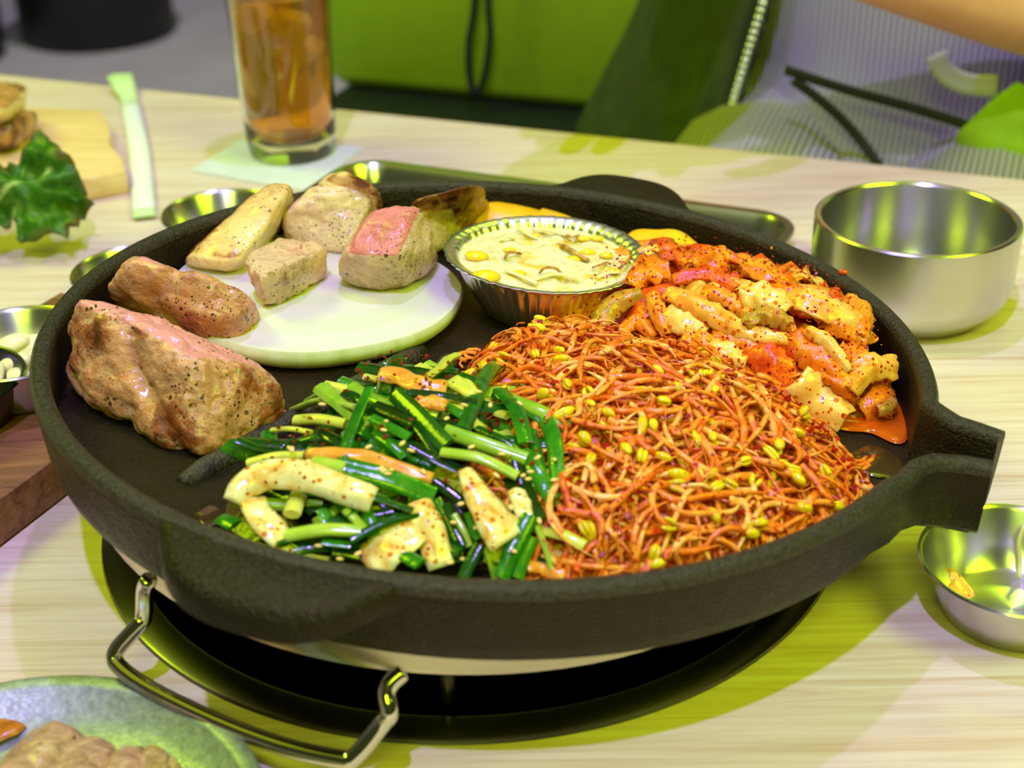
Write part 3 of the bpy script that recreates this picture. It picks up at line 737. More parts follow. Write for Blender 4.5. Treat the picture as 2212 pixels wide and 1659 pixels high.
def core(name, mh, mat, x0, x1, y0, y1, drop, label, cat, amp=.004, n=56, sc=120):
    V = []; F = []; ix = {}
    for i in range(n + 1):
        for j in range(n + 1):
            x = x0 + (x1 - x0) * i / n; y = y0 + (y1 - y0) * j / n; r = math.hypot(x, y)
            if r > .177: x, y = x * .177 / r, y * .177 / r
            z = mh(x, y) - drop + amp * noise.noise(Vector((x * sc, y * sc, 5)))
            if mh(x, y) <= 0: z = -.001
            ix[i, j] = len(V); V.append(pw((x, y, FL + max(z, -.001))))
    for i in range(n):
        for j in range(n):
            q = [ix[i, j], ix[i + 1, j], ix[i + 1, j + 1], ix[i, j + 1]]
            c_ = [(x0 + (x1 - x0) * (i + a) / n, y0 + (y1 - y0) * (j + b) / n) for a, b in ((0, 0), (1, 0), (1, 1), (0, 1))]
            if any(mh(*p) > drop * .6 for p in c_) and all(math.hypot(*p) < .184 for p in c_): F.append(tuple(q))
    used = sorted({k for f in F for k in f}); mp = {k: i for i, k in enumerate(used)}
    o = mk(name, [V[k] for k in used], [tuple(mp[k] for k in f) for f in F], mat)
    return tag(o, label, cat, kind='stuff')

OR = [(.26, srgb(220, 80, 12)), (.44, srgb(238, 122, 30)), (.60, srgb(246, 156, 62)), (.80, srgb(250, 200, 124))]
m_stem = m_food('chilli_sprout_stem', OR, 150, .15, .5, .0010, rand=.36, ssw=.10, speck=((srgb(190, 40, 10), 520, .6, .30), (srgb(160, 24, 8), 300, .40, .16)))
m_tangle = m_food('chilli_sprout_tangle', [(.3, srgb(206, 76, 12)), (.5, srgb(232, 118, 30)), (.7, srgb(246, 164, 70))], 120, .2, .3, .0006)
m_bean = m_food('soybean_head', [(.3, srgb(214, 168, 10)), (.6, srgb(236, 206, 28)), (.8, srgb(200, 200, 40))], 120, .17, .15, .0004, rand=.25, ssw=.1)
m_flake = m_food('chilli_flake', [(.3, srgb(128, 12, 6)), (.6, srgb(176, 24, 10)), (.8, srgb(204, 50, 18))], 300, .22, .3, .0003)
m_flaked = m_food('dark_chilli_flake', [(.3, srgb(90, 10, 5)), (.7, srgb(150, 26, 10))], 300, .2, .3, .0003)
m_sauce = m_food('chilli_sauce', [(.3, srgb(186, 60, 8)), (.6, srgb(222, 104, 20))], 120, .18, .4, .001)
core('chilli_paste', SPR, m_sauce, -.03, .165, -.165, .05, .009, 'red chilli paste clinging beneath the tangled bean sprouts', 'sauce', .004)

rd = random.Random(11)
def sproutpath(p, th, L, mh, off0, rnd_, curl=1.0, step=.0034, lift=.003):
    x, y = p; k = rnd_.uniform(-50, 50) * curl; ph = rnd_.random() * 6; pts = []; N = int(L / step)
    w2 = rnd_.uniform(.12, .3)
    for i in range(N + 1):
        z = max(.0014, mh(x, y) + off0 + lift * math.sin(ph + i * w2 * 2))
        pts.append(Vector((x, y, FL + z)))
        k += rnd_.uniform(-24, 24) * curl; k *= .97; th += k * step
        nx, ny = x + step * math.cos(th), y + step * math.sin(th)
        if not inside(nx, ny, .003): th += 1.2; nx, ny = x + step * math.cos(th), y + step * math.sin(th)
        if not inside(nx, ny, .003): nx, ny = x * .98, y * .98
        if mh(nx, ny) < .004 and i > 3: th += 1.0
        x, y = nx, ny
    return pts
def bean_mesh(pos, d, ln, wd, rnd_):
    """two cotyledons side by side"""
    d = d.normalized(); s = d.orthogonal().normalized(); s.rotate(Matrix.Rotation(rnd_.random() * 6.28, 3, d)); u = d.cross(s)
    b = MB(); op = rnd_.choice((0, 0, .18))
    for sg in (-1, 1):
        dd = (d + s * (op * sg)).normalized(); ss = dd.cross(u).normalized()
        V, F = ellipsoid(pos + dd * ln * .5 + ss * -sg * 0 + s * sg * wd * .24, [s * wd * .30, u * wd * .5, dd * ln * .5], 9, 7)
        V = [v + s * (sg * -.10 * wd * ((v - pos).dot(d) / ln - .5) ** 2 * 4) for v in V]
        b.add((V, F))
    return b.V, b.F
HB = [(690, 640, 95, 160, 60), (760, 640, 80, 80, 55), (1030, 725, 70, 120, 50), (690, 830, 100, 110, 62), (590, 800, 60, 110, 60), (830, 838, 20, 100, 45), (925, 945, 8, 120, 60), (915, 1015, 5, 100, 50), (1165, 1020, -25, 105, 55), (1045, 945, 60, 90, 40), (1120, 940, -35, 80, 45), (1660, 710, 25, 100, 80), (1545, 775, 85, 110, 70), (1505, 820, 45, 130, 55), (1580, 885, 0, 90, 45), (1650, 920, 15, 95, 50), (1680, 980, 40, 80, 55), (1155, 410, -60, 100, 50), (1110, 312, -70, 75, 55), (1068, 310, -80, 75, 45), (1180, 325, -60, 70, 50), (205, 560, -25, 150, 60), (220, 380, 70, 100, 50), (262, 790, 15, 100, 70), (370, 845, -60, 90, 55), (1345, 858, -20, 80, 50), (1430, 1262, 0, 100, 55), (1385, 1320, 5, 90, 60), (1150, 1210, 60, 80, 50), (770, 1430, -70, 90, 55), (790, 1505, -20, 80, 55), (700, 1525, 0, 80, 50), (350, 430, 70, 90, 50), (830, 485, 10, 90, 45), (365, 515, 40, 70, 45), (920, 400, 50, 90, 50), (790, 290, 30, 80, 40), (1400, 985, -70, 80, 55), (1930, 1150, 20, 70, 40), (1710, 1155, 0, 60, 35), (170, 165, 10, 80, 50), (370, 120, -10, 80, 40), (20, 190, 70, 80, 50), (-300, 280, 25, 130, 75), (-190, 210, 30, 110, 50), (-10, 20, -40, 100, 45), (330, 1290, 60, 70, 45), (1250, 1010, 30, 60, 35), (1140, 720, 70, 60, 40), (480, 560, 20, 60, 40)]
def z6(x, y): return 1150 + x / 2.911, 700 + y / 2.911
sp_n = 0
LSP = 'chilli-coated orange bean sprout tangled in the sprout heap'
def sprout(path, rad, head=None):
    global sp_n
    N = len(path); R = []
    for i in range(N):
        f = i / (N - 1); R.append(rad * (1 - .25 * f) * (1 + .28 * noise.noise(Vector((i * .55, sp_n * 3.7, 0)))) * (1.0 if f < .72 else max(.22, 1 - (f - .72) * 3.0)))
    V, F = tube([pw(p) for p in path], R, 7, flat=rd.uniform(.62, 1.0), up=(rd.uniform(-1, 1), rd.uniform(-1, 1), 1))
    k_ = 'with a yellow bean head' if head else 'without a head'; t_ = 'thick' if rad > .00145 else ('thin' if rad < .0011 else 'orange')
    m_ = path[len(path) // 2]
    o = mk('bean_sprout', V, F, m_stem); tag(o, '%s bean sprout %s, %s, %s of the sprout heap' % (t_, k_, facing(path[-1] - path[0]).replace('pointing at the guest', 'lengthwise'), zone(m_, (.062, -.055), .07, .08)), 'bean sprout', 'bean sprouts in the tangled heap')
    if head: mk('bean_head', *head, m_bean, o)
    sp_n += 1; return o
for (x, y, ang, ln, wd) in HB:
    px, py = z6(x, y); a = math.radians(ang)
    q = on(SPR, px, py, .0035); q2 = on(SPR, px + 14 * math.cos(a), py + 14 * math.sin(a), .0035)
    d = (q2 - q); d.normalize(); Lm = max(.0062, min(.0105, ln / 2.911 / 5000)); Wm = max(.0036, min(.0058, wd / 2.911 / 5000))
    base = q - d * Lm * .5
    th = math.atan2(-d.y, -d.x) + rd.uniform(-.5, .5)
    path = sproutpath((base.x, base.y), th, rd.uniform(.03, .055), SPR, base.z - FL - SPR(base.x, base.y) - .0012, rd, 1.2)
    path[0] = base
    sprout(path, rd.uniform(.0012, .0016), bean_mesh(pw(base - d * .0004), pw(base + d) - pw(base), Lm, Wm, rd))
HL = [[(390, 1000), (372, 905), (290, 885), (190, 960), (115, 1090), (120, 1240), (220, 1370), (395, 1470)], [(160, 1170), (300, 1190), (410, 1215), (440, 1290), (405, 1430)], [(650, 1500), (640, 1330), (710, 1190), (860, 1110)], [(870, 1145), (960, 1190), (1100, 1190), (1250, 1180), (1320, 1110)],
      [(1490, 560), (1560, 640), (1545, 720), (1480, 735), (1400, 690)], [(1420, 380), (1490, 500), (1440, 640), (1340, 760), (1270, 850)], [(430, 190), (560, 125), (720, 115), (850, 150), (900, 210)], [(470, 330), (620, 330), (830, 330), (960, 380), (1060, 420)], [(870, 650), (900, 690), (1000, 660), (1060, 600), (1130, 610)],
      [(1060, 650), (1150, 700), (1260, 740), (1320, 790)], [(560, 270), (430, 420), (300, 470), (290, 560), (200, 590)], [(250, 600), (400, 640), (560, 660), (700, 640)], [(1250, 400), (1290, 520), (1330, 640)], [(700, 540), (830, 550), (950, 520), (980, 440)], [(480, 1180), (600, 1060), (720, 980), (830, 890)],
      [(160, 980), (300, 1050), (480, 1090), (620, 1060)], [(770, 1040), (900, 1110), (1100, 1080), (1300, 1060), (1500, 1060)], [(930, 1520), (900, 1420), (960, 1350), (1100, 1350)], [(1540, 1300), (1620, 1250), (1760, 1180)], [(1690, 890), (1760, 960), (1830, 1060), (1900, 1110)], [(540, 740), (640, 720), (760, 745)], [(1560, 600), (1640, 700), (1680, 840), (1600, 900)],
      [(560, 1500), (530, 1350), (470, 1280), (500, 1180)], [(280, 1560), (290, 1500), (380, 1490), (480, 1540)], [(1240, 1110), (1330, 1130), (1360, 1230), (1280, 1330)], [(830, 1480), (860, 1430), (1000, 1430), (1180, 1390)], [(350, 120), (300, 260), (310, 380)], [(60, 140), (130, 60), (300, 70)], [(-70, 330), (-130, 270), (-230, 255), (-290, 285)]]
HLAB = {0: 'large pale sprout loop at the front left of the heap beside the chives', 4: 'curled sprout loop on the right flank of the sprout heap', 6: 'long arched sprout across the rear top of the sprout heap', 16: 'long sprout strand stretched across the front middle of the heap', 28: 'curled sprout ending beside the ridge at the rear left of the heap', 22: 'sprout bending down to the front rim next to the chives'}
for pts in HL:
    path = smoothpath([on(SPR, *z6(x, y), .0045) for x, y in pts], 5); o_ = sprout(path, rd.uniform(.0014, .0018)); hi_ = HL.index(pts)
    if hi_ in HLAB: o_['label'] = HLAB[hi_]
def rndpt(mh, x0, x1, y0, y1, r=rd, mn=.006):
    while 1:
        x, y = r.uniform(x0, x1), r.uniform(y0, y1)
        if mh(x, y) > mn and inside(x, y, .006): return x, y
while sp_n < 300:
    p = rndpt(SPR, -.02, .16, -.165, .05); head = None; th = rd.uniform(-1.6, 1.6) * .8 + rd.choice((0, pi)); off = rd.uniform(-.0045, .0028)
    path = sproutpath(p, th, rd.uniform(.032, .065), SPR, off, rd)
    if rd.random() < .22:
        d = path[0] - path[1]; d.z += rd.uniform(0, .0015)
        head = bean_mesh(pw(path[0]), pw(path[0] + d) - pw(path[0]), rd.uniform(.006, .009), rd.uniform(.0034, .005), rd)
    sprout(path, rd.choice((.0009, .0012, .0014, .0016, .0018)), head)
b = MB()
for _ in range(560):
    p = rndpt(SPR, -.02, .16, -.165, .05)
    path = sproutpath(p, rd.uniform(0, 6.28), rd.uniform(.02, .05), SPR, rd.uniform(-.009, .0005), rd, 1.5, step=.004)
    b.add(tube([pw(q) for q in path], rd.choice((.0007, .0010, .0013)), 5))
for _ in range(150):
    p = rndpt(SPR, -.02, .15, -.165, .05)
    path = sproutpath(p, rd.uniform(0, 6.28), rd.uniform(.010, .022), SPR, rd.uniform(.001, .004), rd, 3.0, step=.0018, lift=.0022)
    b.add(tube([pw(q) for q in path], [.00055 * (1 - .75 * i / len(path)) for i in range(len(path))], 4))
tag(mk('bean_sprout_tangle', b.V, b.F, m_tangle), 'deeper mass of chilli-coated sprouts under the top strands', 'bean sprouts', kind='stuff')
def flakes(name, mh, n, box_, mat, label, cat, off=(.0005, .004), size=(.0005, .0014), seed=2, clump=0, mnh=.013):
    r = random.Random(seed); b = MB(); cl = [rndpt(mh, *box_, r, mnh) for _ in range(clump)] if clump else None
    for _ in range(n):
        x, y = rndpt(mh, *box_, r, mnh)
        if cl and r.random() < .6:
            c_ = r.choice(cl); x, y = c_[0] + r.gauss(0, .005), c_[1] + r.gauss(0, .005)
            if not inside(x, y) or mh(x, y) < mnh: continue
        z = FL + mh(x, y) + r.uniform(*off); s = r.uniform(*size); E_ = Euler((r.uniform(-.8, .8), r.uniform(-.8, .8), r.random() * 6)).to_matrix()
        pr = [Vector((s * r.uniform(.6, 1.3) * math.cos(a), s * r.uniform(.5, 1.1) * math.sin(a), 0)) for a in (0, 1.1, 2.4, 3.5, 4.9)]
        c0 = Vector((x, y, z)); V = [pw(c0 + E_ @ (p + Vector((0, 0, s * .22)))) for p in pr] + [pw(c0 + E_ @ (p * 1.1 - Vector((0, 0, s * .22)))) for p in pr]
        b.add((V, [(0, 1, 2, 3, 4), (9, 8, 7, 6, 5)] + [(i, 5 + i, 5 + (i + 1) % 5, (i + 1) % 5) for i in range(5)]))
    return tag(mk(name, b.V, b.F, mat, smooth=False), label, cat, kind='stuff')
flakes('chilli_flakes', SPR, 620, (-.02, .16, -.165, .05), m_flake, 'dark red chilli flakes scattered over the bean sprouts', 'chilli flakes', (.0, .0040), (.0006, .0018), 3, 40, .006)

# --- kimchi
m_kim = [m_food('kimchi_leaf', [(.25, srgb(222, 82, 10)), (.42, srgb(240, 122, 20)), (.60, srgb(248, 156, 44)), (.8, srgb(250, 190, 84))], 55, .17, .45, .0016, rand=.16, ssw=.12, fine=320, speck=((srgb(186, 34, 10), 620, .6, .35), (srgb(150, 20, 8), 380, .42, .18))),
         m_food('kimchi_stalk', [(.25, srgb(238, 130, 26)), (.42, srgb(248, 172, 62)), (.58, srgb(252, 204, 110)), (.8, srgb(250, 224, 150))], 45, .17, .4, .0012, rand=.12, ssw=.18, fine=300, speck=((srgb(222, 110, 26), 420, .6, .35), (srgb(186, 34, 10), 560, .5, .2))),
         m_food('kimchi_red', [(.28, srgb(190, 42, 8)), (.48, srgb(228, 80, 16)), (.68, srgb(242, 124, 36))], 70, .17, .5, .0014, rand=.1, ssw=.1, fine=360, speck=((srgb(186, 34, 10), 620, .6, .35), (srgb(150, 20, 8), 380, .42, .18))),
         m_food('kimchi_green', [(.3, srgb(140, 120, 20)), (.5, srgb(196, 140, 40)), (.75, srgb(230, 150, 60))], 70, .17, .45, .0014, ssw=.1, fine=340, speck=((srgb(186, 34, 10), 620, .6, .35), (srgb(150, 20, 8), 380, .42, .18)))]
core('kimchi_juice', KIM, m_food('kimchi_base', [(.3, srgb(170, 50, 8)), (.6, srgb(214, 96, 18))], 90, .18, .5, .001), .02, .19, -.03, .15, .010, 'red kimchi juice and shreds at the bottom of the kimchi heap', 'kimchi', .005)
def z4(x, y): return 900 + x / 2.011, 420 + y / 2.011
KL = [  # points, width px (zoomed), material, curl, wave, extra height, label
 ([(1085, 425), (1180, 465), (1300, 530), (1440, 600), (1620, 635)], 95, 1, .35, .0012, .007, 'long pale kimchi stalk lying across the top of the kimchi heap'),
 ([(1085, 510), (1160, 555), (1260, 600)], 120, 1, .3, .0015, .004, 'short pale yellow kimchi stalk under the long stalk, near the foil cup'),
 ([(920, 400), (1000, 345), (1075, 370)], 110, 0, .3, .003, .003, 'translucent orange kimchi leaf leaning on the foil cup'),
 ([(790, 580), (850, 490), (980, 430)], 100, 3, .5, .002, .004, 'olive-yellow kimchi stalk standing against the foil cup side'),
 ([(890, 600), (960, 550), (1030, 620)], 70, 0, .4, .002, .004, 'small orange kimchi curl below the foil cup side'),
 ([(1020, 430), (1050, 520), (1085, 610)], 70, 0, .4, .003, .006, 'narrow orange kimchi fold between two pale stalks'),
 ([(1190, 310), (1290, 262), (1420, 300)], 80, 0, .5, .004, .004, 'orange kimchi leaf at the rear of the heap beside the sweet potato'),
 ([(1410, 330), (1520, 355), (1640, 385)], 80, 0, .4, .004, .003, 'orange kimchi leaf with pointed end along the rear of the heap'),
 ([(1640, 430), (1760, 490), (1930, 560)], 165, 1, .35, .004, .006, 'wide bright yellow kimchi leaf on the upper right of the heap'),
 ([(1880, 450), (1940, 520), (1935, 620)], 90, 0, .4, .004, .006, 'orange kimchi leaf curling down at the heap edge near the pan wall'),
 ([(1400, 450), (1510, 440), (1620, 500)], 130, 1, .3, .004, .007, 'pale crinkled kimchi leaf on the top centre of the heap'),
 ([(1420, 570), (1500, 530), (1590, 545), (1620, 580)], 75, 3, .7, .004, .010, 'rolled kimchi leaf with a green edge on top of the heap'),
 ([(1630, 610), (1720, 690), (1830, 780), (1900, 820)], 135, 0, .4, .003, .007, 'drooping orange kimchi leaf strands on the right flank'),
 ([(1690, 590), (1790, 650), (1880, 770)], 60, 1, .5, .002, .012, 'thin pale kimchi rib lying on the drooping right leaf'),
 ([(1130, 660), (1240, 700), (1400, 780)], 170, 0, .2, .003, .002, 'broad flat orange kimchi leaf next to the bean sprouts'),
 ([(1240, 665), (1330, 690), (1430, 730)], 100, 1, .3, .002, .005, 'pale patch of kimchi stalk above the broad flat leaf'),
 ([(1450, 660), (1540, 730), (1660, 880)], 150, 2, .35, .003, .004, 'red kimchi leaf sliding down the front of the heap'),
 ([(1640, 800), (1730, 890), (1870, 985)], 190, 1, .45, .002, .006, 'large pale kimchi bulb end hanging at the front of the heap'),
 ([(1870, 860), (1950, 760), (2080, 760), (2150, 800)], 110, 1, .5, .005, .006, 'crinkled kimchi leaf at the far right end near the spout'),
 ([(1930, 950), (2040, 890), (2150, 830)], 120, 0, .4, .005, .004, 'folded orange kimchi leaf above the orange juice puddle'),
 ([(2000, 940), (2060, 920), (2140, 860)], 60, 3, .4, .002, .008, 'kimchi strip with a green rim by the juice puddle'),
 ([(1110, 375), (1250, 350), (1400, 410)], 80, 2, .3, .003, .004, 'red chilli-covered kimchi strip behind the long pale stalk'),
 ([(1240, 420), (1340, 455), (1450, 530)], 85, 0, .4, .003, .005, 'orange kimchi strip just behind the long pale stalk'),
 ([(1780, 560), (1880, 600), (1960, 650)], 90, 0, .4, .004, .003, 'orange kimchi leaf tucked below the wide yellow leaf'),
 ([(1540, 590), (1640, 670), (1700, 730)], 90, 2, .4, .003, .004, 'red kimchi strip in the middle of the right flank'),
 ([(1280, 610), (1400, 640), (1540, 690)], 110, 0, .35, .004, .003, 'orange kimchi strip under the front of the long pale stalk'),
 ([(1830, 690), (1920, 710), (2000, 760)], 110, 0, .4, .006, .003, 'crinkled orange kimchi leaf between right flank and far right end'),
 ([(1760, 760), (1860, 840), (1890, 900)], 70, 0, .4, .003, .007, 'narrow orange kimchi fold beside the pale bulb end'),
]
for i, (pts, wpx, mi, curl, wave, ex, lab) in enumerate(KL):
    path = smoothpath([on(KIM, *z4(x, y), ex) for x, y in pts], 7); path = [Vector((p.x, p.y, max(p.z, FL + .003))) for p in path]
    wm = wpx / 2.011 / 4500
    n_ = KIM; c0 = path[len(path) // 2]
    g = Vector((KIM(c0.x - .006, c0.y) - KIM(c0.x + .006, c0.y), KIM(c0.x, c0.y - .006) - KIM(c0.x, c0.y + .006), .012)).normalized()
    g = (g + Vector((0, -.25, .3))).normalized()
    V, F = ribbon(path, wm, .0030 if mi == 1 else .0022, 9, curl, wave * 1.2, 7, 0, lambda f: .72 + .5 * math.sin(pi * min(1, f * .9 + .12)) - .15, i + 1.0, g, .35)
    V = [Vector((v.x, v.y, max(v.z, FL + .0006))) for v in V]
    for v in V:
        r = math.hypot(v.x, v.y)
        if r > .178: v.x *= .178 / r; v.y *= .178 / r
    tag(mk('kimchi_piece', [pw(v) for v in V], F, m_kim[mi]), lab, 'kimchi', 'pieces of kimchi')
rk = random.Random(5)
for i in range(46):
    p = rndpt(KIM, .03, .185, -.02, .14, rk, .004); th = rk.uniform(0, 6.28); L = rk.uniform(.016, .034); pts = []
    for k in range(8):
        s = (k / 7 - .5) * L; x, y = p[0] + s * math.cos(th) + .004 * math.sin(k), p[1] + s * math.sin(th)
        r = math.hypot(x, y)
        if r > .175: x, y = x * .175 / r, y * .175 / r
        pts.append(Vector((x, y, FL + max(.003, KIM(x, y) + rk.uniform(-.004, .001)))))
    V, F = ribbon(pts, rk.uniform(.008, .018), .002, 7, rk.uniform(-.2, .6), .004, 6, rk.uniform(-.4, .4), None, i * 1.7, (0, -.2, 1), .4)
    V = [Vector((v.x, v.y, max(v.z, FL + .0006))) for v in V]
    for v in V:
        r = math.hypot(v.x, v.y)
        if r > .178: v.x *= .178 / r; v.y *= .178 / r
    mi = rk.choice((0, 0, 0, 1, 2, 2)); tag(mk('kimchi_shred', [pw(v) for v in V], F, m_kim[mi]), 'small %s kimchi shred, %s, in the %s of the kimchi heap' % (('orange', 'pale yellow', 'red')[mi], facing((math.cos(th), math.sin(th))).replace('pointing at the guest', 'lengthwise'), zone(p, (.108, .055), .06, .06)), 'kimchi', 'small shreds in the kimchi heap')
flakes('chilli_flakes', KIM, 330, (.03, .185, -.03, .088), m_flake, 'red chilli flakes and seeds scattered over the kimchi', 'chilli flakes', (.004, .0105), (.0003, .0009), 6, 20, .018)
V, F = ellipsoid(pw(pl(1822, 588, .0012)), [PX * .0026, PY * .0017, PN * .0013], 9, 6)
tag(mk('kimchi_crumb', V, F, m_kim[2]), 'tiny red kimchi crumb stuck on the pan rim in front of the steel bowl', 'kimchi')

# --- juice puddle by the spout
tj = NT('kimchi_juice_film'); nj = tj.noise(60, 3, .5); tj.set(col=tj.ramp(nj, [(.3, srgb(196, 74, 4)), (.7, srgb(226, 104, 14))]), rough=.09, spec=.7, coat=.5)
def puddle(name, pts, h, mat, label):
    q = smoothpath([P(x, y, 0) for x, y in pts] + [P(*pts[0], 0)], 5)[:-1]
    V, F = prism([(a.x, a.y) for a in q], 0, h, h * .9, 3)
    V = [Vector((v.x, v.y, FL + .0002 + v.z)) for v in V]
    return tag(mk(name, [pw(v) for v in V], F, mat), label, 'sauce')
puddle('kimchi_juice_puddle', [(1780, 905), (1840, 880), (1920, 870), (1962, 880), (1962, 930), (1955, 958), (1930, 962), (1880, 940), (1830, 935), (1790, 925)], .0022, tj.m, 'orange kimchi juice puddle by the pan wall near the spout')
to2 = NT('oil_film'); to2.set(col=(.05, .025, .008, 1), rough=.07, spec=.7, alpha=1.0)
puddle('oil_puddle', [(1830, 985), (1880, 965), (1930, 985), (1950, 1010), (1930, 1035), (1880, 1030), (1845, 1015)], .0010, to2.m, 'thin oil puddle on the pan floor in front of the spout')
puddle('oil_puddle', [(420, 1115), (455, 1095), (480, 1110), (475, 1135), (440, 1138)], .0010, to2.m, 'small oil puddle at the front rim left of the onion strips')

# --- chives and onion strips
m_ch = [m_food('chive_green', [(.3, srgb(16, 66, 10)), (.55, srgb(42, 118, 18)), (.8, srgb(84, 150, 30))], 40, .13, .35, .0008, rand=.3, fine=420, spec=.6, speck=((srgb(110, 26, 8), 300, .42, .12),)),
        m_food('chive_dark', [(.3, srgb(8, 36, 6)), (.6, srgb(22, 74, 12)), (.8, srgb(50, 100, 24))], 40, .13, .3, .0006, rand=.3, fine=420, spec=.6),
        m_food('chive_light', [(.3, srgb(116, 160, 34)), (.55, srgb(160, 186, 56)), (.8, srgb(196, 204, 96))], 40, .15, .2, .0005, rand=.3, ssw=.1),
        m_food('chive_yellow', [(.3, srgb(176, 176, 40)), (.6, srgb(206, 204, 80)), (.8, srgb(220, 210, 110))], 40, .16, .2, .0005, rand=.3, ssw=.1)]
m_on = [m_food('seasoned_onion', [(.28, srgb(206, 120, 26)), (.40, srgb(232, 186, 92)), (.52, srgb(240, 220, 150)), (.7, srgb(242, 232, 184))], 85, .14, .3, .0008, rand=.1, ssw=.3, fine=260, speck=((srgb(212, 120, 30), 420, .55, .3), (srgb(170, 50, 10), 560, .5, .13))),
        m_food('seasoned_onion_orange', [(.3, srgb(214, 120, 30)), (.55, srgb(236, 160, 60)), (.75, srgb(246, 200, 110))], 50, .18, .3, .0008, rand=.1, ssw=.2, fine=260)]
def z5(x, y): return 450 + x / 2.602, 750 + y / 2.602
CH = [ # x0 y0 x1 y1 width, material, height above heap at both ends
 (905, 230, 735, 690, 66, 0, .010, .008), (1690, 55, 1435, 460, 84, 0, .016, .008), (1050, 260, 1340, 550, 100, 1, .008, .009), (1640, 240, 1790, 545, 92, 0, .008, .008), (480, 350, 830, 338, 62, 2, .004, .005), (485, 410, 770, 430, 66, 3, .002, .003),
 (358, 465, 580, 480, 40, 3, .004, .004), (222, 650, 540, 608, 62, 3, .004, .005), (770, 675, 1270, 840, 112, 0, .010, .008), (585, 650, 810, 690, 84, 2, .007, .008), (610, 760, 1150, 915, 46, 1, .012, .012), (915, 395, 1130, 505, 62, 0, .006, .006),
 (930, 475, 1190, 640, 52, 0, .005, .006), (1140, 555, 1430, 700, 72, 1, .008, .007), (1330, 470, 1790, 630, 86, 2, .008, .008), (1310, 590, 1740, 725, 74, 2, .010, .009), (1710, 300, 2105, 505, 92, 2, .009, .006), (1895, 395, 1960, 740, 86, 0, .008, .008),
 (1820, 460, 1875, 690, 62, 0, .006, .006), (1730, 630, 1870, 970, 78, 1, .007, .007), (1760, 590, 1940, 860, 92, 0, .006, .006), (1812, 945, 1645, 1300, 84, 0, .010, .008), (1825, 1070, 1740, 1300, 64, 0, .006, .006), (1845, 1000, 1935, 1260, 38, 2, .007, .006),
 (1525, 1110, 1430, 1300, 64, 1, .007, .006), (1270, 860, 1410, 1210, 72, 0, .007, .006), (1340, 880, 1450, 1110, 62, 1, .006, .006), (1210, 925, 800, 1085, 46, 1, .010, .009), (415, 1065, 860, 1035, 78, 2, .005, .005), (395, 1055, 570, 1160, 50, 1, .006, .004),
 (770, 915, 880, 1030, 54, 2, .004, .003), (880, 895, 930, 1060, 62, 0, .003, .003), (640, 915, 690, 1020, 72, 0, .002, .002), (690, 1140, 870, 1170, 82, 1, .003, .003), (1130, 250, 1510, 310, 52, 1, .006, .006), (930, 330, 1160, 425, 92, 1, .005, .006),
 (1510, 450, 1790, 610, 52, 1, .006, .006), (1150, 410, 1310, 650, 62, 1, .005, .005), (215, 735, 540, 660, 30, 1, .003, .004), (395, 590, 485, 510, 26, 1, .003, .003), (550, 300, 810, 275, 42, 2, .003, .003), (1265, 755, 1450, 890, 62, 1, .005, .005),
 (1560, 1120, 1615, 1300, 44, 2, .005, .004), (640, 470, 770, 560, 82, 1, .003, .003), (760, 255, 880, 330, 60, 1, .004, .005), (1330, 330, 1480, 420, 60, 0, .004, .005), (1460, 930, 1520, 1080, 50, 0, .005, .005), (950, 500, 1100, 620, 46, 0, .006, .006), (70, 960, 150, 1000, 90, 0, .003, .003), (560, 560, 720, 590, 40, 1, .003, .003), (1990, 560, 2060, 660, 60, 1, .005, .004), (520, 520, 650, 500, 44, 0, .003, .003), (1380, 940, 1470, 1120, 40, 2, .006, .005),
 (1130, 840, 1290, 900, 60, 0, .004, .004), (1680, 730, 1730, 830, 60, 1, .004, .004), (640, 1090, 800, 1110, 60, 0, .002, .002), (1600, 480, 1750, 590, 46, 2, .005, .005), (1750, 350, 1900, 430, 70, 0, .006, .006)]
CHLAB = {0: 'bright green chive blade crossing steeply on the upper left of the chive heap', 1: 'long green chive standing up highest, leaning over the bean sprouts', 2: 'wide dark glossy chive blade at the top of the heap', 3: 'flat green chive beside the tall leaning one', 8: 'broad shiny green chive lying over the curved onion strip', 10: 'thin dark chive lying across the onion strips', 15: 'bright lime chive stem right of the heap centre', 16: 'pale green chive stem pointing to the bean sprouts', 7: 'yellow chive root end at the left of the heap with sesame on it', 6: 'short yellow chive end near the ridge', 21: 'green chive blade slanting to the front rim right of the onion', 17: 'upright green chive at the border of the bean sprouts', 28: 'light green chive stem under the onion arch'}
rc = random.Random(4)
def fillpt():
    while 1:
        p = rndpt(CHV, -.10, .05, -.15, -.012, rc, .008)
        if (Vector(p) - _ra).dot(_rn) > .024: return p
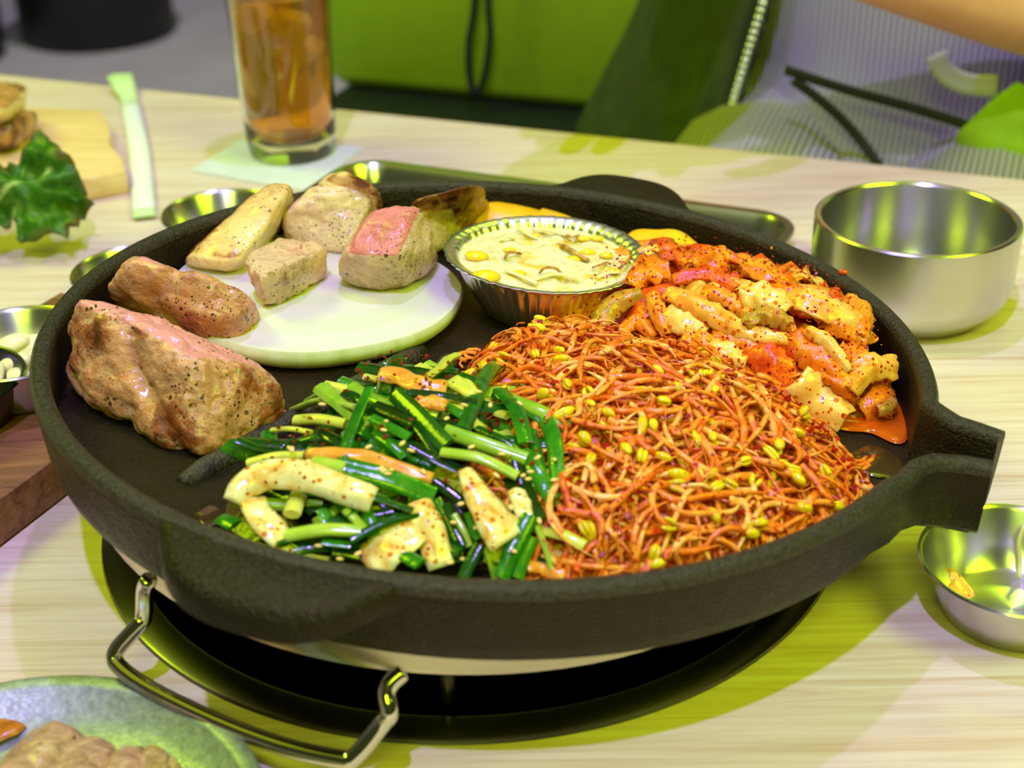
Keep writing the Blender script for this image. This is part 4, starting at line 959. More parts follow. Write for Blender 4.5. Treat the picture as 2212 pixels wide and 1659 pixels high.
for i, (x0, y0, x1, y1, wpx, mi, h0, h1) in enumerate(CH):
    a = on(CHV, *z5(x0, y0), h0 * .75); b_ = on(CHV, *z5(x1, y1), h1 * .75)
    mid = (a + b_) * .5; L = (b_ - a).length; mid += Vector((rc.uniform(-.03, .03) * L, rc.uniform(-.03, .03) * L, L * rc.uniform(.0, .07)))
    path = smoothpath([a, mid, b_], 6); path = [Vector((p.x, p.y, max(p.z, FL + .002))) for p in path]
    r = wpx / 2.602 / 5200 * .5; fl_ = .32 if mi in (0, 1) else .62
    up = Vector((rc.uniform(-.5, .5), -.35 + rc.uniform(-.3, .3), 1)); V, F = tube([pw(p) for p in path], [r * (1 - .10 * abs(k / (len(path) - 1) - .4)) for k in range(len(path))], 10, flat=fl_, up=up)
    lab = CHLAB.get(i) or '%s %s chive length, %s, on the %s of the chive heap' % ('broad' if wpx > 75 else ('narrow' if wpx < 50 else 'medium'), ('bright green', 'dark green', 'pale green', 'yellow')[mi], facing(b_ - a).replace('pointing at the guest', 'lengthwise'), zone(mid, (-.03, -.075), .06, .06))
    tag(mk('chive', V, F, m_ch[mi], sharp=60), lab, 'chive', 'cut chives in the seasoned heap')
for i in range(95):
    p = fillpt(); th = rc.choice((rc.gauss(-.4, .5), rc.uniform(0, 6.3))); L = rc.uniform(.022, .042); pts = []
    ex = rc.uniform(-.006, .0015)
    for k in range(6):
        s = (k / 5 - .5) * L; x, y = p[0] + s * math.cos(th), p[1] + s * math.sin(th); r = math.hypot(x, y)
        if r > .173: x, y = x * .173 / r, y * .173 / r
        pts.append(Vector((x, y, FL + max(.002, CHV(p[0], p[1]) + ex + .1 * s * rc.uniform(-1, 1)))))
    mi = rc.choice((0, 0, 1, 1, 1, 2, 3)); V, F = tube([pw(q) for q in pts], rc.uniform(.0022, .0042), 8, flat=.32 if mi < 2 else .6, up=Vector((rc.uniform(-.6, .6), rc.uniform(-.6, .2), 1)))
    tag(mk('chive', V, F, m_ch[mi], sharp=60), 'half-buried %s chive length, %s, at the %s of the chive heap' % (('bright green', 'dark green', 'pale green', 'yellow')[mi], facing((math.cos(th), math.sin(th))).replace('pointing at the guest', 'lengthwise'), zone(p, (-.03, -.075), .06, .06)), 'chive', 'cut chives in the seasoned heap')
core('chive_dressing', CHV, m_food('dressing', [(.3, srgb(30, 34, 8)), (.6, srgb(70, 52, 12))], 90, .16, .4, .001), -.115, .06, -.165, .02, .012, 'dark oily dressing and scraps under the chives', 'dressing', .003)
ONL = [ # points, width, material, curl, extra, label, roll
 ([(150, 880), (210, 780), (350, 715), (560, 730), (760, 800), (930, 860)], 150, 0, .35, .008, 'large arched onion strip at the front left of the chive heap', -.35),
 ([(240, 860), (300, 960), (400, 1060), (480, 1130)], 150, 0, .3, .004, 'pale onion strip hanging under the arched one by the front rim', .2),
 ([(1440, 690), (1500, 800), (1600, 960), (1690, 1090)], 230, 0, .35, .008, 'pale wedge of onion with tapered tip among the front chives', .1),
 ([(1720, 800), (1760, 880), (1780, 960)], 90, 0, .3, .005, 'thin onion sliver right of the pale wedge', 0),
 ([(890, 1230), (1010, 1110), (1160, 1010)], 260, 0, .2, .004, 'wide folded onion piece at the front rim of the pan', .2),
 ([(1170, 870), (1230, 1000), (1310, 1240)], 150, 0, .3, .006, 'onion strip standing beside the wide folded piece', 0),
 ([(1560, 1170), (1640, 1160), (1700, 1190)], 110, 3, .3, .003, 'greenish onion piece low at the front rim', 0),
 ([(550, 600), (700, 600), (900, 620), (1100, 690), (1260, 740)], 78, 1, .4, .006, 'orange-stained onion strip across the middle of the chives', 0),
 ([(960, 150), (1060, 160), (1180, 210), (1340, 235)], 120, 1, .25, .004, 'orange onion strip at the back of the heap beside the ridge', 0),
 ([(1170, 320), (1250, 310), (1340, 330)], 90, 1, .3, .006, 'small orange onion piece near the heap top', 0),
 ([(1910, 1200), (1970, 1160), (2040, 1200)], 100, 0, .3, .004, 'small pale onion piece at the front under the sprouts', 0),
 ([(1780, 1230), (1870, 1230), (2010, 1290)], 90, 1, .3, .004, 'orange onion strip at the front rim below the sprouts', 0),
 ([(1360, 190), (1430, 220), (1500, 270)], 100, 3, .3, .004, 'yellow-green onion piece next to the orange strip', 0)]
for i, (pts, wpx, mi, curl, ex, lab, roll) in enumerate(ONL):
    path = smoothpath([on(CHV, *z5(x, y), ex) for x, y in pts], 6); path = [Vector((p.x, p.y, max(p.z, FL + .003))) for p in path]
    mat = m_ch[3] if mi == 3 else m_on[mi]; tp_ = (lambda f: .30 + .75 * f) if i == 2 else (lambda f: .82 + .3 * math.sin(pi * f) * .6)
    V, F = ribbon(path, wpx / 2.602 / 5000, .0020, 9, curl * .75, .0016, 5, roll, tp_, i + 3.0, (0, -.35, 1), .06)
    V = [Vector((v.x, v.y, max(v.z, FL + .0006))) for v in V]
    for v in V:
        r = math.hypot(v.x, v.y)
        if r > .178: v.x *= .178 / r; v.y *= .178 / r
    tag(mk('onion_strip', [pw(v) for v in V], F, mat), lab, 'onion', 'seasoned onion pieces')
flakes('chilli_flakes', CHV, 210, (-.10, .05, -.155, -.015), m_flaked, 'dark red chilli flakes stuck on the chives and onion', 'chilli flakes', (.0050, .0085), (.0004, .0012), 8, 22, .018)
m_ses = m_food('sesame', [(.3, srgb(226, 176, 80)), (.7, srgb(246, 214, 140))], 300, .3, .2)
SS = [(275, 690), (300, 672), (330, 680), (460, 570), (990, 690), (1010, 710), (970, 680), (905, 785), (1000, 415), (1440, 325), (1520, 250), (1750, 315), (1800, 740), (1770, 720), (1810, 700), (1945, 630), (1860, 975), (1720, 1110), (1740, 1130), (1715, 1145), (620, 1115), (450, 1060), (840, 1160), (1380, 985), (1430, 1190), (1360, 1210), (1560, 1060), (1140, 580), (985, 465), (1090, 540), (1270, 960), (740, 1190), (1945, 745), (1510, 1010), (470, 575), (260, 700), (1030, 690), (1585, 325), (640, 320), (1340, 400), (980, 1290 - 600), (1210, 700), (1420, 880), (1620, 720), (1850, 620), (1700, 900), (560, 640), (1650, 600), (1480, 560), (900, 560)]
zz = random.Random(9)
for (x, y) in SS:
    q = on(CHV, *z5(x, y), .0085); a = zz.uniform(0, 6.28); d = Vector((math.cos(a), math.sin(a), zz.uniform(-.4, .4))).normalized(); s = d.cross(Vector((0, 0, 1))).normalized(); u = d.cross(s)
    V, F = ellipsoid(q, [d * .0017, s * .0010, u * .0006], 8, 5)
    tag(mk('sesame_seed', [pw(v) for v in V], F, m_ses), 'tiny toasted sesame seed at the %s of the seasoned chives' % zone(q, (-.03, -.075), .06, .06), 'sesame seed', 'sesame seeds on the chives')

# ------------------------------------------------------------------ tableware around the pan
WID = lambda p: Vector(p)
def steel_cup(c, r, rb, h, label, name='steel_cup', cat='cup', group='small steel sauce cups', mat=None):
    c = Vector(c)
    prof = [(.0005, .0004), (rb - .002, .0004), (rb, .0014), (rb + (r - rb) * .45, h * .45), (r - .0012, h - .0016), (r + .0004, h - .0012), (r + .0012, h - .0004), (r + .0006, h + .0005), (r - .0004, h + .0003), (r - .0016, h - .0014), (rb + (r - rb) * .45 - .0009, h * .45), (rb - .0004, .0026), (rb - .0030, .0015), (.0005, .0013)]
    return tag(mk(name, *lathe(prof, 96, c), mat or M['steel'], sharp=50), label, cat, group)
steel_cup((.2085, -.0950, 0), .0383, .0275, .0262, 'empty steel sauce cup with a bean bit inside, below the pan spout')
V, F = ribbon(smoothpath([tab(2047, 1238, .012), tab(2060, 1252, .009), tab(2098, 1293, .0045)], 5), .011, .0016, 7, .35, .0006, 4, .3, lambda f: .55 + .5 * math.sin(pi * f), 2, (.1, -.3, 1), .1)
tag(mk('kimchi_scrap', V, F, m_kim[1]), 'small orange-stained cabbage scrap inside the steel cup below the spout', 'kimchi')
tag(mk('sprout_tail', *tube(smoothpath([tab(2212, 1135, .024), tab(2200, 1170, .018), tab(2202, 1210, .010), tab(2200, 1248, .004)], 4), .0011, 6), simple('pale_sprout', srgb(214, 206, 130), .3)), 'thin pale sprout strand hanging inside the steel cup below the spout', 'bean sprout')
steel_cup((-.168, .294, 0), .0385, .0285, .026, 'steel sauce cup behind the rear left rim, in front of the drink coaster')
steel_cup((-.204, .207, 0), .0370, .0275, .026, 'steel sauce cup mostly hidden behind the left rim, near the wooden board')
# walnut board with garlic cup
bu = Vector((.42, .907, 0)).normalized(); bv = Vector((-bu.y, bu.x, 0)); ba = Vector((-.207, -.012, 0))
poly = [ba + bu * -.30, ba + bu * .165, ba + bu * .165 + bv * .118, ba + bu * -.30 + bv * .118]
tag(mk('walnut_tray', *prism([(p.x, p.y) for p in poly], .0002, .022, .0018, 2), M['walnut'], sharp=40), 'dark walnut board sticking out under the left rim of the pan', 'board')
steel_cup((-.2335, .0735, .0222), .0400, .0300, .0255, 'steel cup of garlic cloves on the walnut board')
mg = m_food('raw_garlic', [(.3, srgb(236, 222, 160)), (.7, srgb(250, 242, 204))], 60, .3, .2, ssw=.2)
rg = random.Random(3)
gl = [(20, 745), (55, 750), (85, 752), (30, 785), (70, 790), (10, 815), (48, 820), (80, 775), (-30, 780), (-20, 815), (95, 800)]
for i, (px, py) in enumerate(gl):
    q = tab(px, py, .0375 - .0045 * (i % 3)); a = rg.uniform(0, 3.1)
    d = Vector((math.cos(a), math.sin(a), rg.uniform(-.2, .5))).normalized(); s = d.cross(Vector((0, 0, 1))).normalized(); u = d.cross(s)
    V, F = ellipsoid(q, [d * .0105, s * .0062, u * .0042], 12, 8)
    V = [v + s * (.0022 * ((v - q).dot(d) / .0105) ** 2) for v in V]
    tag(mk('garlic_clove', V, F, mg), 'peeled pale garlic clove, %s layer, in the steel cup on the walnut board' % ('top', 'middle', 'bottom')[i % 3], 'garlic', 'garlic cloves in the cup')
steel_cup((tab(-100, 905, .0222).x, tab(-100, 905, .0222).y, .0222), .036, .028, .022, 'dark edged steel cup at the left picture border on the walnut board', mat=simple('dark_steel', (.12, .12, .12), .3, metal=1.0))

# zinc plate with cooked slices
pc = Vector((-.1596, -.2248, 0)); pr = .0868
tag(mk('zinc_plate', *lathe([(.0005, .0003), (.060, .0003), (.074, .0040), (pr - .004, .0108), (pr, .0112), (pr + .0010, .0120), (pr + .0004, .0130), (pr - .0042, .0132), (pr - .0062, .0122), (.0745, .0060), (.062, .0022), (.0005, .0018)], 128, pc), M['zinc'], sharp=50), 'speckled grey metal plate with cooked pork slices in front of the wire handle', 'plate')
def wmeat(name, label, mat, pts, seed, **k):
    c = [tab(*p) for p in pts]; return meat(name, label, 'meat', mat, c, k.pop('pepper', 12), seed, conv=WID, floor=k.pop('floor', .0024), **k)
wmeat('pork_slice', 'largest cooked pork slice with dark spots on the grey plate', M['cooked'], [(-90, 1800, .003), (200, 1770, .003), (258, 1650, .003), (20, 1610, .003), (-60, 1700, .024), (190, 1690, .018), (258, 1600, .014), (118, 1540, .022)], 31, n=18, rnd=.2, amp=.0034, sc=45, fold=.003, paint={(2, 1): (.12, .1, 0), (1, 1): (.1, .2, 0)})
wmeat('pork_slice', 'smaller wrinkled brown pork slice right of the largest one on the plate', M['cooked'], [(190, 1800, .003), (400, 1760, .003), (402, 1680, .003), (250, 1650, .003), (205, 1720, .016), (385, 1690, .016), (388, 1622, .013), (262, 1606, .016)], 33, n=16, rnd=.3, amp=.0030, sc=55, fold=.003, foldfreq=6, paint={(2, 1): (0, .45, 0), (0, 1): (0, .6, .1)})
V, F = prism([(p.x, p.y) for p in [tab(x, y, .004) for x, y in ((-60, 1565), (0, 1556), (40, 1562), (58, 1575), (40, 1590), (-10, 1610), (-70, 1600))]], .004, .0065, .002, 3)
tag(mk('sauce_smear', V, F, m_food('brown_sauce', [(.3, srgb(140, 70, 20)), (.7, srgb(196, 120, 40))], 200, .12, .3, .0006)), 'orange-brown sauce smear on the grey plate beside the pork slice', 'sauce')

# big steel bowl
bcn = Vector((.2358, .1880, 0)); br = .0556; bh = .0560
tag(mk('steel_bowl', *lathe([(.0005, .0015), (.036, .0015), (.0375, .0004), (.041, .0004), (.0425, .0028), (.0462, .0050), (.0475, .0074), (.0500, .0092), (.0535, .0140), (.0552, .0200), (.0560, .0300), (.0562, bh - .003), (.0560, bh - .0008), (.0550, bh), (.0528, bh - .0002), (.0520, bh - .0012), (.0516, .030), (.0505, .016), (.046, .0085), (.038, .0058), (.0005, .0052)], 128, bcn), M['steel'], sharp=35), 'large empty double walled steel rice bowl on the right of the table', 'bowl', None)

# tray behind the pan
A = tab(770, 352, .014); B = tab(1712, 478, .014); d = (B - A); d.z = 0; L = d.length + .012; d.normalize(); nn = Vector((-d.y, d.x, 0))
tc_ = (A + B) * .5 - nn * .052; tc_.z = 0
def rr_prof(prof, w_, h_, r0, k=8):
    V = []; F = []; m = None
    for off, z in prof:
        Pp = rrect(w_ + 2 * off, h_ + 2 * off, max(.004, r0 + off), k); m = len(Pp)
        V += [tc_ + d * x + nn * y + Vector((0, 0, z)) for x, y in Pp]
    for j in range(len(prof) - 1):
        for i in range(m): F.append((j * m + i, j * m + (i + 1) % m, (j + 1) * m + (i + 1) % m, (j + 1) * m + i))
    F.append(tuple(range(m - 1, -1, -1))); F.append(tuple((len(prof) - 1) * m + i for i in range(m)))
    return V, F
tag(mk('steel_tray', *rr_prof([(-.016, .0003), (-.010, .0012), (-.006, .012), (-.001, .0138), (0, .0148), (-.0005, .0158), (-.006, .0155), (-.0085, .0125), (-.0125, .0030), (-.018, .0018)], L, .12, .030), M['steelplain'], sharp=40), 'shallow rectangular steel tray with rounded corners behind the pan', 'tray')

# iced tea on a paper coaster
cp = [tab(x, y, 0) for x, y in ((413, 372), (517, 306), (788, 321), (662, 417))]
tag(mk('coaster', *prism([(p.x, p.y) for p in cp], .0002, .0016, .0004, 1), m_food('paper_coaster', [(.3, srgb(206, 208, 206)), (.7, srgb(218, 220, 220))], 60, .7, .2), smooth=False), 'square white paper coaster under the tall drink glass', 'coaster')
g0 = Vector((-.1490, .4722, .0017)); gm = NT('clear_glass'); gm.set(col=(.97, .97, .95, 1), rough=.02, trans=1.0, ior=1.45)
H = .155; R0, R1 = .0325, .0385
rz = lambda z: R0 + (R1 - R0) * min(1, max(0, z) / H) + (-.003 * max(0, 1 - z / .012) ** 2)
prof = [(.0005, 0)] + [(rz(z) , z) for z in (.0, .003, .008, .014, .03, .06, .10, .14, H - .001)] + [(rz(H) - .0006, H), (rz(H) - .0016, H - .0006)] + [(rz(z) - .0022, z) for z in (.14, .10, .06, .03, .018)] + [(rz(.015) - .006, .0135), (.0005, .0125)]
tag(mk('drinking_glass', *lathe(prof, 72, g0), gm.m, sharp=40), 'tall clear glass of iced tea on the paper coaster', 'glass')
tm = NT('iced_tea_liquid'); tm.set(col=srgb(255, 172, 40), rough=.02, trans=.80, ior=1.33)
tz = .118
tag(mk('iced_tea', *lathe([(.0005, .0140), (rz(.015) - .0065, .0150), (rz(.02) - .0030, .0195)] + [(rz(z) - .0028, z) for z in (.03, .06, .09, .112, tz)] + [(.0005, tz)], 64, g0), tm.m, sharp=40), 'amber iced tea filling the tall glass', 'drink')
im = NT('ice'); im.set(col=(1, .93, .72, 1), rough=.2, trans=.4, ior=1.31); ni = im.noise(90, 3, .6); im.bump(ni, .5, .002)
for i, (dx, dy, z, ro) in enumerate(((.008, -.010, .098, (.3, .4, .5)), (-.012, .008, .100, (.7, .1, 1.2)), (.006, .012, .076, (.2, .9, .2)))):
    V, F = prism(rrect(.020, .020, .004, 4), -.009, .009, .003, 2); E_ = Euler(ro).to_matrix()
    tag(mk('ice_cube', [g0 + Vector((dx, dy, z)) + E_ @ v for v in V], F, im.m), ('ice cube near the surface at the front of the iced tea', 'ice cube at the rear left of the iced tea', 'lowest ice cube in the iced tea')[i], 'ice', 'ice cubes in the iced tea')

# paper sleeve, serving board, lettuce, fried pieces
m_pap = simple('white_paper', srgb(236, 238, 232), .6); m_papg = simple('green_paper_end', srgb(206, 228, 170), .6)
s0, s1 = tab(312, 463, .003), tab(281, 222, .003); sd = (s1 - s0).normalized()
straw = mk('straw_wrapper', *ribbon(smoothpath([s0, s0.lerp(s1, .5) + Vector((.002, 0, .001)), s1], 6), .0150, .005, 5, .12), m_pap)
tag(straw, 'white paper straw wrapper with pale green ends lying left of the glass', 'wrapper')
mk('wrapper_end', *ribbon([s1 - sd * .004, s1 + sd * .012, s1 + sd * .030 + Vector((-.003, 0, .004)), s1 + sd * .046 + Vector((-.006, 0, .010))], .0185, .003, 5, .1, .002, 4, 0, lambda f: (.8, .75, 1.0, 1.15)[min(3, int(f * 3.01))]), m_papg, straw)
mk('wrapper_end', *ribbon([s0 - sd * .005, s0, s0 + sd * .008], .0155, .0052, 5, .12), m_papg, straw)
bp = [tab(x, y, .016) for x, y in ((-260, 238), (75, 232), (215, 238), (229, 256), (240, 288), (237, 310), (262, 338), (273, 371), (228, 380), (180, 388), (60, 398), (-260, 410))]
q = [(p.x, p.y) for p in bp]
tag(mk('serving_board', *prism(q, .0003, .0165, .002, 2), M['palewood'], sharp=40), 'pale wooden serving board with a wavy end at the rear left of the table', 'board')
wmeat('fried_piece', 'golden fried piece with a dark top on the serving board at the left border', M['dark'], [(-80, 300, .017), (10, 305, .017), (45, 250, .017), (-40, 240, .017), (-80, 225, .06), (20, 235, .055), (68, 180, .05), (-50, 172, .06)], 41, n=12, rnd=.3, amp=.004, sc=40, floor=.0168, pepper=0, paint={(2, 1): (0, .6, .3), (1, -1): (0, .2, .9), (0, 1): (0, .3, .8)})
wmeat('fried_piece', 'dark brown fried piece lying in front of the golden one on the serving board', M['dark'], [(-20, 330, .017), (40, 325, .017), (78, 280, .017), (20, 270, .017), (-10, 290, .038), (40, 280, .036), (80, 240, .034), (25, 232, .038)], 43, n=12, rnd=.35, amp=.003, sc=50, floor=.0168, pepper=0, paint={(2, 1): (0, .7, .2), (1, -1): (0, 1, 0), (0, 1): (0, .8, 0)})
ml = NT('lettuce_green'); nl = ml.noise(60, 5, .6, dist=.8); nv = ml.noise(1, 3, .5, ml.mapping((70, 240, 70), (0, 0, .6)))
al = ml.node('ShaderNodeVertexColor', layer_name='mask'); sl = ml.node('ShaderNodeSeparateColor'); ml.l.new(al.outputs[0], sl.inputs[0])
lc = ml.ramp(nl, [(.3, srgb(24, 70, 6)), (.5, srgb(54, 112, 14)), (.74, srgb(124, 160, 60))])
lc = ml.mix(ml.math('MULTIPLY', ml.ramp(ml.math('ADD', sl.outputs[0], ml.math('MULTIPLY', ml.math('SUBTRACT', nl, .5), 1.6)), [(.55, (0, 0, 0)), (.95, (1, 1, 1))]), .75), lc, srgb(92, 46, 40))
lc = ml.mix(sl.outputs[1], lc, srgb(186, 206, 120))
ml.set(col=lc, rough=.42, spec=.35); ml.bump(nl, .5, .003); sss(ml, .15, (.004,))
LB = [(80, 266), (98, 285), (112, 305), (128, 322), (142, 345), (160, 352), (172, 380), (182, 400), (180, 425), (205, 441), (182, 448), (174, 470), (176, 498), (164, 500), (152, 500), (150, 526), (138, 516), (118, 510), (104, 518), (80, 528), (56, 524), (38, 522), (42, 500), (30, 482), (10, 492), (-30, 500), (-90, 480), (-150, 470), (-170, 420), (-120, 370), (-50, 340), (0, 345), (20, 340), (42, 325), (60, 300), (66, 278)]
base = tab(60, 520, .014)
def leafpt(px, py, dn=0):
    dd = ray(px, py); nrm = Vector((.12, -.70, .70)).normalized(); t = (base - CAM_LOC).dot(nrm) / dd.dot(nrm); return CAM_LOC + dd * t + nrm * dn
cpx = (40, 415); V = []; F = []; MK = []; nr = 14; nb = len(LB)
LB = [(p.x + 3.0 * noise.noise(Vector((i * .9, 0, 3))), p.y + 3.0 * noise.noise(Vector((i * .9, 5, 3)))) for i, p in enumerate(smoothpath([Vector((x, y, 0)) for x, y in LB + LB[:1]], 3)[:-1])]; nb = len(LB)
for side in (0, 1):
    for i in range(nr + 1):
        f = i / nr
        for k, (x, y) in enumerate(LB):
            px, py = cpx[0] + (x - cpx[0]) * f, cpx[1] + (y - cpx[1]) * f
            a = math.atan2(y - cpx[1], x - cpx[0])
            dn = .022 * noise.noise(Vector((px * .010, py * .016, 1))) + .007 * noise.noise(Vector((px * .035, py * .035, 2))) + .005 * f ** 3 * math.sin(a * 13 + 2 * math.sin(a * 3)) + .010 * max(0, (py - 430) / 90) ** 1.5
            vein = 1.0 if abs((py - 435) + (px) * .57) < 5 and px < 110 and f < .95 else 0.0
            V.append(leafpt(px, py, dn - side * .0007)); MK.append((f ** 3 * .9, vein * .8, 0))
K = (nr + 1) * nb
for side in (0, 1):
    for i in range(nr):
        for k in range(nb):
            a, b_, c_, e_ = side * K + i * nb + k, side * K + i * nb + (k + 1) % nb, side * K + (i + 1) * nb + (k + 1) % nb, side * K + (i + 1) * nb + k
            F.append((a, b_, c_, e_) if side else (a, e_, c_, b_))
for k in range(nb): F.append((nr * nb + k, K + nr * nb + k, K + nr * nb + (k + 1) % nb, nr * nb + (k + 1) % nb))
tag(mk('lettuce_leaf', V, F, ml.m, mask=MK), 'green ruffled lettuce leaf with reddish edge at the left border in front of the board', 'lettuce')

# ------------------------------------------------------------------ behind the table
def rayaway(px, py, away):
    p0 = Vector((0, TC, 0)) + TN * away; dd = ray(px, py); t = (p0 - CAM_LOC).dot(TN) / dd.dot(TN); return CAM_LOC + dd * t
bench = empty('bench', tp(.5, .5, -.72)); tag(bench, 'lime green upholstered bench with seat coloured dark for shade behind the table', 'bench')
def obox(a0, a1, w0, w1, z0, z1, bev=.02):
    V, F = prism(rrect(a1 - a0, w1 - w0, min(bev, (w1 - w0) * .45), 4), z0, z1, bev * .8, 3)
    return [tp((a0 + a1) / 2 + v.x, (w0 + w1) / 2 + v.y, v.z) for v in V], F
mgreen = m_food('lime_upholstery', [(.3, srgb(168, 205, 22)), (.7, srgb(182, 216, 28))], 30, .55, .15)
mk('backrest', *obox(-.47, 1.7, .60, .70, -.187, .42, .03), mgreen, bench)
mk('seat', *obox(-.45, 1.7, .30, .66, -.29, -.1885, .015), simple('shaded_vinyl', (.006, .012, .006), .5), bench)  # near-black seat colour stands in for the shadow lying on it
mk('plinth', *obox(-.43, 1.68, .36, .66, -.72, -.29, .005), simple('plinth_black', (.02, .02, .02), .6), bench)
mcord = simple('black_cord', (.008, .008, .008), .6)
cpts = [rayaway(x, y, .565) for x, y in ((1046, -640), (1042, -300), (1026, 0), (1013, 90), (1014, 160), (1028, 206), (1046, 165), (1058, 80), (1054, 0), (1048, -300), (1052, -640))]
tag(mk('hanging_cord', *tube(smoothpath(cpts, 6), .0042, 8), mcord), 'black looped cord hanging down in front of the lime green bench back', 'cord')
mblk = simple('black_leather', (.006, .006, .008), .55)
def ottoman(px, py, r, h, label):
    c_ = tab(px, py, -.72); c_ = c_ + Vector((0, r, 0))
    tag(mk('ottoman', *lathe([(.001, 0), (r - .01, 0), (r, .01), (r, h - .03), (r - .03, h), (.001, h + .01)], 64, c_), mblk, sharp=50), label, 'stool', 'black round stools')
ottoman(175, 118, .21, .46, 'black round upholstered stool on the grey floor at the top left')
ottoman(-210, 176, .20, .46, 'black round stool nearer the table, cut by the left border')

# guest in an open jacket reaching over the table
OX = rayaway(1935, 120, .24); AL = (OX - Vector((0, TC, 0))).dot(TD); AW = .36
def gp(x, f, z): return tp(AL + x, AW - f, z)       # x to the right as seen from the camera, f towards the table
skinm = m_food('skin', [(.3, srgb(226, 160, 112)), (.7, srgb(238, 178, 132))], 30, .45, .1, ssw=.15)
wristR = atdist(1770, -112, 1.03); elbR = atdist(2440, 62, 1.10)
wristL = Vector((.105, .505, .174)); elbL = Vector((.185, .650, .175))
def body():
    bm_v = []; ed = []; rad = []
    def add(p, r, par=None):
        bm_v.append(Vector(p)); rad.append(r)
        if par is not None: ed.append((par, len(bm_v) - 1))
        return len(bm_v) - 1
    pel = add(gp(0, 0, -.09), (.15, .11)); sp1 = add(gp(0, .02, .05), (.135, .10), pel); ch = add(gp(0, .01, .24), (.15, .105), sp1)
    nk = add(gp(0, 0, .40), (.055, .055), ch); hd = add(gp(0, .03, .47), (.07, .08), nk); ht = add(gp(0, .05, .56), (.078, .09), hd); htt = add(gp(0, .03, .63), (.05, .06), ht)
    def arm(sx, elb, wri, d_hand):
        sh = add(gp(sx * .17, 0, .33), (.055, .055), ch); e = add(elb, (.042, .042), sh); m_ = add(elb.lerp(wri, .4), (.040, .040), e); w_ = add(wri, (.026, .030), m_)
        dh = (wri - elb).normalized(); side = dh.cross(Vector((0, 0, 1))).normalized(); dn = side.cross(dh).normalized()
        pa = add(wri + dh * .05, (.034, .016), w_); pe = add(wri + dh * .085, (.036, .014), pa)
        for k, (o_, ln) in enumerate(((-.030, .066), (-.010, .076), (.010, .072), (.029, .056))):
            b0 = add(wri + dh * .092 + side * o_, (.0118, .0118), pe); b1 = add(wri + dh * (.092 + ln * .45) + side * o_ * 1.0 - dn * .006, (.0110, .0110), b0)
            b2 = add(wri + dh * (.092 + ln * .78) + side * o_ * 1.0 - dn * .020, (.0100, .0100), b1); add(wri + dh * (.092 + ln * .9) + side * o_ * .95 - dn * .034, (.0068, .0068), b2)
        t0 = add(wri + dh * .035 + side * (-.036), (.013, .013), pa); t1 = add(wri + dh * .062 + side * -.056 - dn * .008, (.0105, .0105), t0); add(wri + dh * .088 + side * -.058 - dn * .018, (.0085, .0085), t1)
    arm(-1, elbL, wristL, 0); arm(1, elbR, wristR, 0)
    for sx in (-1, 1):
        hp_ = add(gp(sx * .09, .04, -.10), (.085, .085), pel); kn = add(gp(sx * .10, .30, -.135), (.062, .062), hp_); an = add(gp(sx * .10, .26, -.62), (.04, .04), kn); add(gp(sx * .10, .38, -.69), (.035, .03), an)
    me = bpy.data.meshes.new('person'); c0 = gp(0, 0, -.72)
    me.from_pydata([tuple(v - c0) for v in bm_v], ed, []); o = bpy.data.objects.new('person', me); COL.objects.link(o); o.location = c0; ORG[o.name] = c0
    md = o.modifiers.new('skin', 'SKIN'); sv = me.skin_vertices[0].data
    for s_, r in zip(sv, rad): s_.radius = r
    sv[0].use_root = True
    md.use_smooth_shade = True; sb = o.modifiers.new('sub', 'SUBSURF'); sb.levels = 2; sb.render_levels = 2
    me.materials.append(skinm); return o
person = body(); tag(person, 'seated person in light ribbed knit dress and open olive jacket, bare forearm over the table', 'person')
mshirt = NT('ribbed_knit'); wv = mshirt.node('ShaderNodeTexWave', wave_type='BANDS', bands_direction='X'); wv.inputs['Scale'].default_value = 62
mshirt.l.new(mshirt.mapping((1, 1, 1), (0, 0, -math.atan(TM))), wv.inputs['Vector'])
mshirt.set(col=mshirt.ramp(wv.outputs['Fac'], [(.2, srgb(120, 116, 116)), (.7, srgb(188, 182, 182))]), rough=.8); mshirt.bump(wv.outputs['Fac'], .6, .003)
def loft(rings, n=48, a0=0, a1=2 * pi, closed=True, th=0.0, fn=None):
    V = []; F = []; m = n if closed else n + 1
    for z, rx, ry, fx in rings:
        for k in range(m):
            a = a0 + (a1 - a0) * k / n; s = 1 + (fn(a, z) if fn else 0)
            V.append(gp(rx * math.cos(a) * s, fx - ry * math.sin(a) * s, z))
    for j in range(len(rings) - 1):
        for k in range(n): F.append((j * m + k, j * m + (k + 1) % m, (j + 1) * m + (k + 1) % m, (j + 1) * m + k))
    return V, F
def solid(o, t):
    md = o.modifiers.new('thickness', 'SOLIDIFY'); md.thickness = t; md.offset = 1; return o
wr = lambda a, z: .03 * noise.noise(Vector((math.cos(a) * 2, math.sin(a) * 2, z * 9))) + .012 * math.sin(a * 3 + z * 30)
solid(mk('shirt', *loft([(-.185, .215, .29, .12), (-.13, .205, .25, .10), (-.07, .186, .165, .045), (0, .168, .130, .02), (.12, .170, .130, .015), (.25, .182, .128, .01), (.33, .165, .105, 0), (.375, .10, .08, 0), (.395, .065, .068, 0)], 64, fn=wr), mshirt.m, person), .004)
mj = m_food('shaded_olive_jacket', [(.3, srgb(44, 56, 8)), (.7, srgb(66, 82, 14))], 20, .6, .2)  # jacket colour darkened, hem flared, to stand in for shade over the bench
jr = [(-.20, .33, .20, .02), (-.10, .30, .18, .02), (0, .255, .160, .02), (.12, .205, .152, .015), (.25, .208, .146, .01), (.34, .180, .12, 0), (.385, .11, .09, 0)]
V, F = loft(jr, 60, math.radians(-62), math.radians(-118 + 360), False, fn=wr)
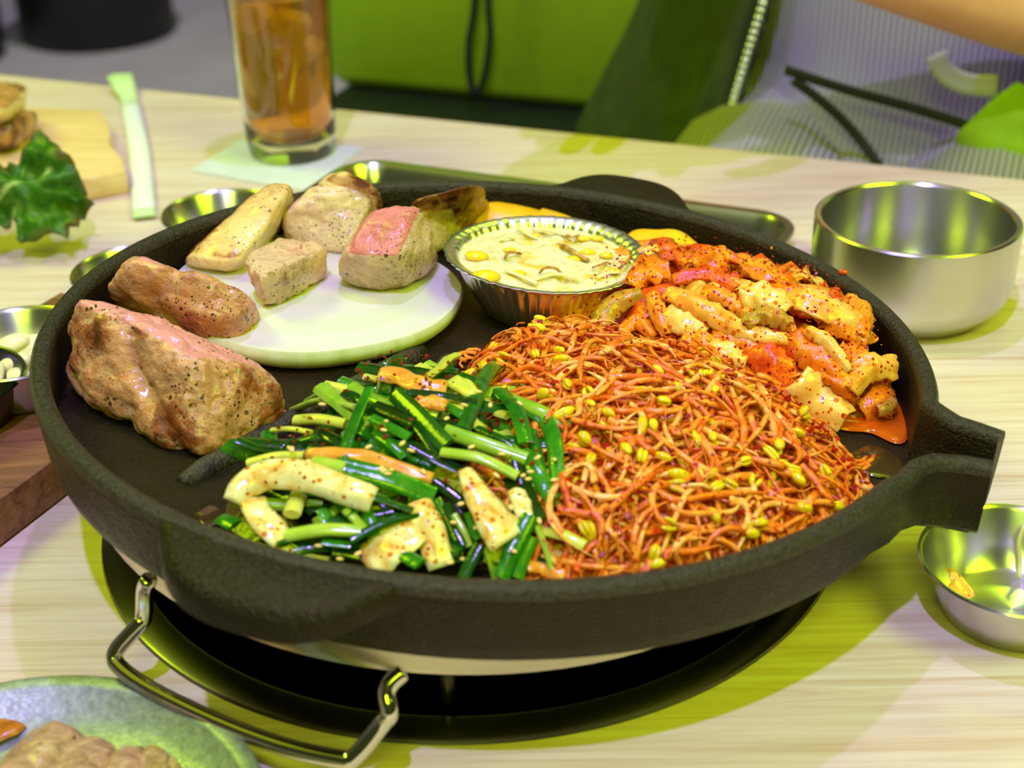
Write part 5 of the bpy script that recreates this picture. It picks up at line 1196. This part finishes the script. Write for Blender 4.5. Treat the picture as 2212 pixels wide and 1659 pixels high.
solid(mk('jacket', V, F, mj, person), .006)
zb = MB()
zc = [gp(jr[i][1] * math.cos(math.radians(242)) , jr[i][3] - jr[i][2] * math.sin(math.radians(242)) + .008, jr[i][0]) for i in range(len(jr))]
zp = smoothpath(zc, 10)
mk('zipper_tape', *tube(zp, .007, 8, flat=.35, up=-TN), simple('zip_tape', (.02, .022, .018), .7), person)
for i in range(len(zp) - 1):
    for t_ in (0, .5):
        c_ = zp[i].lerp(zp[i + 1], t_) - TN * .003; zb.add(ellipsoid(c_, [TD * .0045, TN * .003, Vector((0, 0, .0042))], 8, 5))
tag(mk('zipper_teeth', zb.V, zb.F, simple('zip_metal', (.65, .66, .62), .3, metal=1.0), person), kind='stuff')
for nm, e, sx in (('sleeve', elbL, -1), ('sleeve', elbR, 1)):
    s0_ = gp(sx * .165, 0, .33); mk(nm, *tube(smoothpath([s0_, s0_.lerp(e, .5) + Vector((0, 0, -.01)), s0_.lerp(e, .93)], 6), [.075] * 4 + [.066] * 4 + [.060] * 5, 18), mj, person)
for sx in (-1, 1):
    mk('dress_skirt', *tube(smoothpath([gp(sx * .09, 0, -.10), gp(sx * .10, .30, -.132), gp(sx * .10, .31, -.20), gp(sx * .10, .27, -.60)], 6), [.094] * 6 + [.075] * 13, 16), mshirt.m, person)
mdk = simple('fold_shade', (.028, .032, .010), .8)  # dark lines added as painted shade in the dress folds
for pts in ([(1695, 150), (1760, 172), (1850, 200), (1980, 236), (2110, 280), (2230, 345)], [(1712, 172), (1770, 215), (1830, 270), (1890, 345), (1920, 400)]):
    mk('fold_line', *tube(smoothpath([rayaway(x, y, .150) for x, y in pts], 6), .0042, 10, flat=.45, up=-TN), mdk, person)
mk('cuff', *ribbon(smoothpath([rayaway(x, y, .150) for x, y in ((2022, 118), (2044, 158), (2090, 182), (2156, 186))], 6), .017, .004, 5, .2, 0, 4, 0, None, 1.0, TN), simple('white_cuff', srgb(216, 212, 212), .8), person)
mk('jacket_front', *ribbon(smoothpath([rayaway(x, y, .150) for x, y in ((2232, 190), (2196, 270), (2176, 350), (2172, 470))], 6), .075, .006, 9, .30, .008, 4, 0, lambda f: .35 + .75 * min(1, f * 2), 2.0, -TN), m_food('lime_jacket', [(.3, srgb(150, 190, 14)), (.7, srgb(164, 204, 20))], 20, .6, .2), person)
hc = gp(0, .045, .545)
mk('hair', *ellipsoid(hc + TN * .022 + Vector((0, 0, .028)), [TD * .094, TN * .100, Vector((0, 0, .098))], 24, 16), simple('dark_hair', (.012, .009, .008), .5), person)
for sx in (-1, 1):
    mk('eye', *ellipsoid(gp(sx * .031, .125, .545), [TD * .012, TN * .007, Vector((0, 0, .007))], 10, 7), simple('eye_dark', (.02, .015, .012), .2), person)
    mk('ear', *ellipsoid(gp(sx * .082, .03, .535), [TD * .008, TN * .017, Vector((0, 0, .028))], 10, 8), skinm, person)
mk('nose', *ellipsoid(gp(0, .138, .52), [TD * .012, TN * .018, Vector((0, 0, .020))], 10, 8), skinm, person)
mk('mouth', *ellipsoid(gp(0, .122, .485), [TD * .022, TN * .006, Vector((0, 0, .006))], 10, 6), simple('lips', srgb(176, 90, 80), .4), person)
